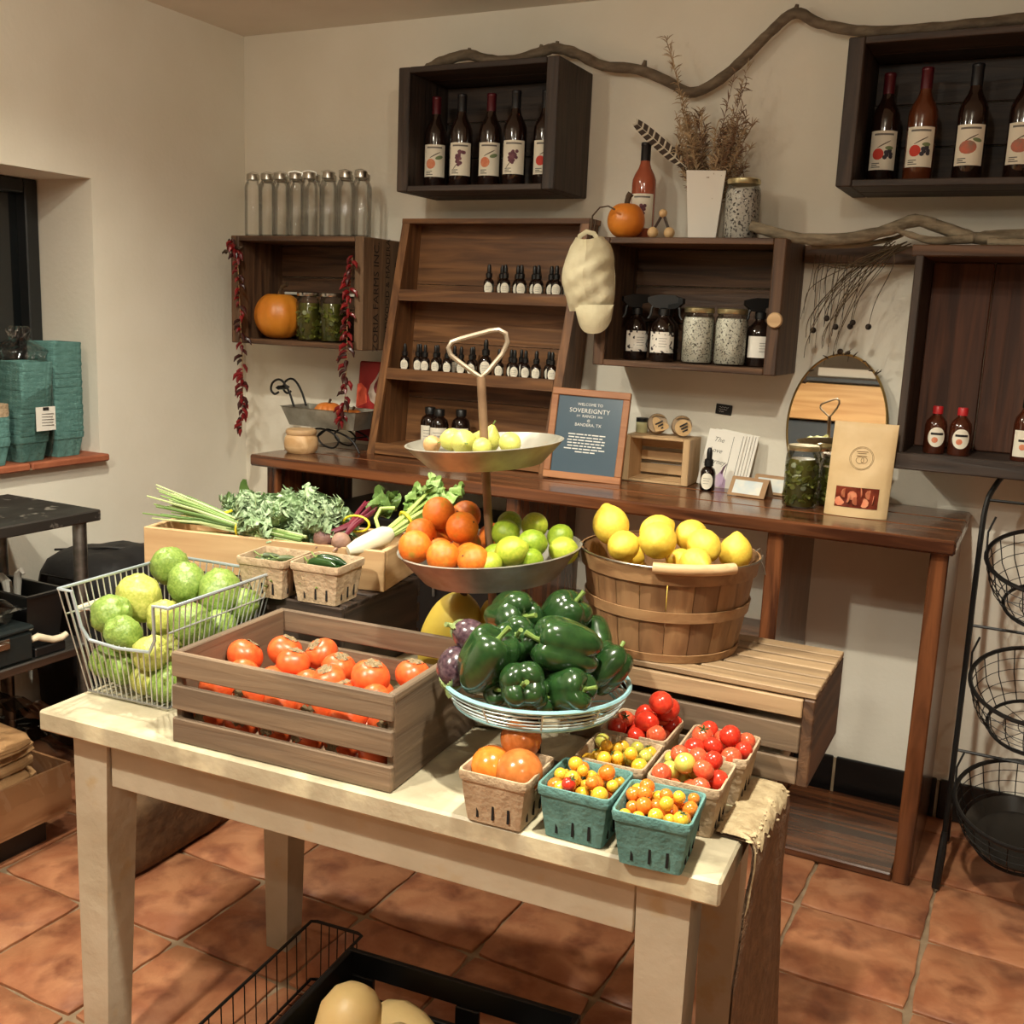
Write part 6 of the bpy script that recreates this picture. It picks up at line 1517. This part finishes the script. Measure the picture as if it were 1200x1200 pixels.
for z_ in (.012, .15): mb.tube([(-.062, -.20, z_), (-.05, -.205, z_), (.05, -.205, z_), (.062, -.20, z_), (.062, .20, z_), (.05, .205, z_), (-.05, .205, z_), (-.062, .20, z_)], .0035, 6, True)
mb.build('rim', BLACKM, wt_)
mb = MB()
for k in range(11):
    y = -.18+.036*k; mb.tube([(-.062, y, .15), (-.060, y, .012), (.060, y, .012), (.062, y, .15)], .0014, 5)
for k in range(5):
    x = -.04+.02*k; mb.tube([(x, -.205, .15), (x, -.203, .012), (x, .203, .012), (x, .205, .15)], .0014, 5)
mb.build('wire_grid', BLACKM, wt_)
BUT = fruit_mat('butternut_skin', (222, 192, 134), (208, 176, 116), sc=8, rough=.45, bump=.08)
def squash(label, loc, rot, L=.24):
    t = thing('butternut_squash', label, 'squash', loc, rot)
    MB().tube([(0, 0, -L*.5), (0, 0, -L*.47), (0, 0, -L*.40), (0, 0, -L*.25), (0, 0, -L*.08), (0, 0, L*.08), (0, 0, L*.25), (0, 0, L*.40), (0, 0, L*.47), (0, 0, L*.49)], [.006, .028, .046, .058, .054, .042, .037, .036, .028, .010], 22).build('squash_body', BUT, t)
    MB().tube([(0, 0, L*.485), (.002, 0, L*.53)], [.010, .008], 7).build('stem', STEMB, t)
    return t
squash('pale butternut squash with its round end up on the pile in the black crate', (1.872, -1.912, .170), (R(152), 0, R(-20)), .22)
squash('pale butternut squash lying across the pile in the black crate', (2.025, -1.895, .145), (R(100), 0, R(66)))
squash('pale butternut squash at the bottom of the black crate', (1.93, -1.735, .077), (R(90), 0, R(80)))
# ================================================================ RIGHT: black wire basket rack
rk = thing('wire_basket_rack', 'black three-tier wire basket rack beside the console', 'basket rack', (2.915, -.33, 0))
def rp(x, y, z): return Vector((x-2.915, y+.33, z))
mb = MB()
xl, xr = 2.742, 3.088
fr = lambda x: [rp(x, -.435, .012), rp(x, -.41, .16), rp(x-.004*(1 if x < 2.9 else -1), -.33, .50), rp(x-.010*(1 if x < 2.9 else -1), -.24, .90), rp(x-.008*(1 if x < 2.9 else -1), -.215, 1.00)]
pl = fr(xl); pr = fr(xr)
arch = [rp(xl+.004, -.205, 1.045), rp(xl+.028, -.20, 1.085), rp(xl+.07, -.20, 1.098), rp(xr-.07, -.20, 1.098), rp(xr-.028, -.20, 1.085), rp(xr-.004, -.205, 1.045)]
mb.tube(smooth(pl+arch+pr[::-1], 4), .0072, 8); mb.build('frame', BLACKM, rk)
for x in (xl, xr):
    MB().tube([rp(x, -.40, .20), rp(x, -.28, .17), rp(x, -.20, .10), rp(x, -.17, .012)], .006, 8).build('rear_foot', BLACKM, rk)
    MB().tube([rp(x-.004, -.455, .004), rp(x, -.44, .10), rp(x, -.42, .15)], [.010, .011, .008], 8).build('front_foot', BLACKM, rk)
for z_, y in ((1.015, -.215), (.685, -.285), (.36, -.36)): MB().tube([rp(xl, y, z_), rp(xr, y, z_)], .004, 6).build('crossbar', BLACKM, rk)
for zc, yc, liner in ((.845, -.36, False), (.535, -.40, False), (.235, -.44, True)):
    Mx = Matrix.Translation(rp(2.915, yc, zc)) @ Matrix.Rotation(R(20), 4, 'X')
    mb = MB(); mb.ring(.160, .0058, .06, 40, 7, Mx); mb.ring(.108, .0048, -.075, 36, 6, Mx); o = mb.build('basket_ring', BLACKM, rk)
    mb = MB()
    for k in range(22):
        a = 2*PI*k/22; mb.tube([(.160*math.cos(a), .160*math.sin(a), .06), (.146*math.cos(a), .146*math.sin(a), -.01), (.108*math.cos(a), .108*math.sin(a), -.075)], .0014, 4, False, Mx)
    for rr_, z_ in ((.156, .03), (.149, .0), (.138, -.03), (.122, -.056)): mb.ring(rr_, .0013, z_, 36, 4, Mx)
    for k in range(8):
        a = 2*PI*k/8; mb.tube([(0, 0, -.078), (.108*math.cos(a), .108*math.sin(a), -.075)], .0013, 4, False, Mx)
    for rr_ in (.035, .07): mb.ring(rr_, .0012, -.077, 28, 4, Mx)
    mb.build('basket_mesh', BLACKM, o)
    for s_ in (-1, 1): MB().tube([Mx @ Vector((s_*.160, 0, .06)), Mx @ Vector((s_*.163, .04, .10)), Mx @ Vector((s_*.150, .07, .13))], .003, 6).build('hanger', BLACKM, o)
    if liner:
        mb = MB(); mb.lathe([(.001, -.070), (.104, -.070), (.128, -.040), (.130, -.036), (.103, -.066), (.001, -.066)], 32, Mx); mb.build('dark_liner', M('dark_liner', (36, 33, 30), rough=.25), o)

# ================================================================ UNDER THE CONSOLE, AND BEHIND THE CAMERA (seen in the mirror)
to = thing('storage_tote', 'black storage tote with a grey wire bail under the console', 'storage box', (1.02, -.25, .0255))
MB().box((0, 0, .36), (.72, .36, .72), .012).build('tote_body', BLACK, to)
MB().box((0, 0, .735), (.74, .38, .03), .006).build('lid', BLACK, to)
MB().tube([(-.20, -.192, .52), (-.20, -.205, .66), (-.18, -.207, .685), (.12, -.207, .70), (.14, -.205, .68), (.14, -.192, .52)], .005, 8).build('wire_bail', M('dull_grey_wire', (96, 92, 86), rough=.5, metal=.5), to)
hu = thing('mirror_prop_hutch', 'tall dark slate hutch with a plywood header, added unseen for the mirror to reflect', 'hutch', (1.5, -4.68, 0))  # out of view, added so the mirror has something to reflect
PLY = wood('plywood_board', (196, 148, 92), (222, 180, 122), 'x', rough=.5, bump=.1, k=.5)
SLT = M('slate_paint', (58, 64, 70), rough=.5)
MB().box((0, 0, .78), (1.5, .36, 1.56), .01).build('cabinet_body', SLT, hu)
MB().box((0, .16, 1.71), (1.5, .04, .26), .004).build('plywood_header', PLY, hu)
for s_ in (-1, 1): MB().box((s_*.73, 0, 1.71), (.04, .27, .30), .004).build('upright', SLT, hu)
MB().box((0, .0, 1.865), (1.54, .40, .03), .004).build('top_shelf', SLT, hu)
MB().box((.05, .12, 1.93), (.40, .02, .06), .003).build('reflected_light_strip', PAPERM, hu)  # white strip stands in for a bright light in the mirror
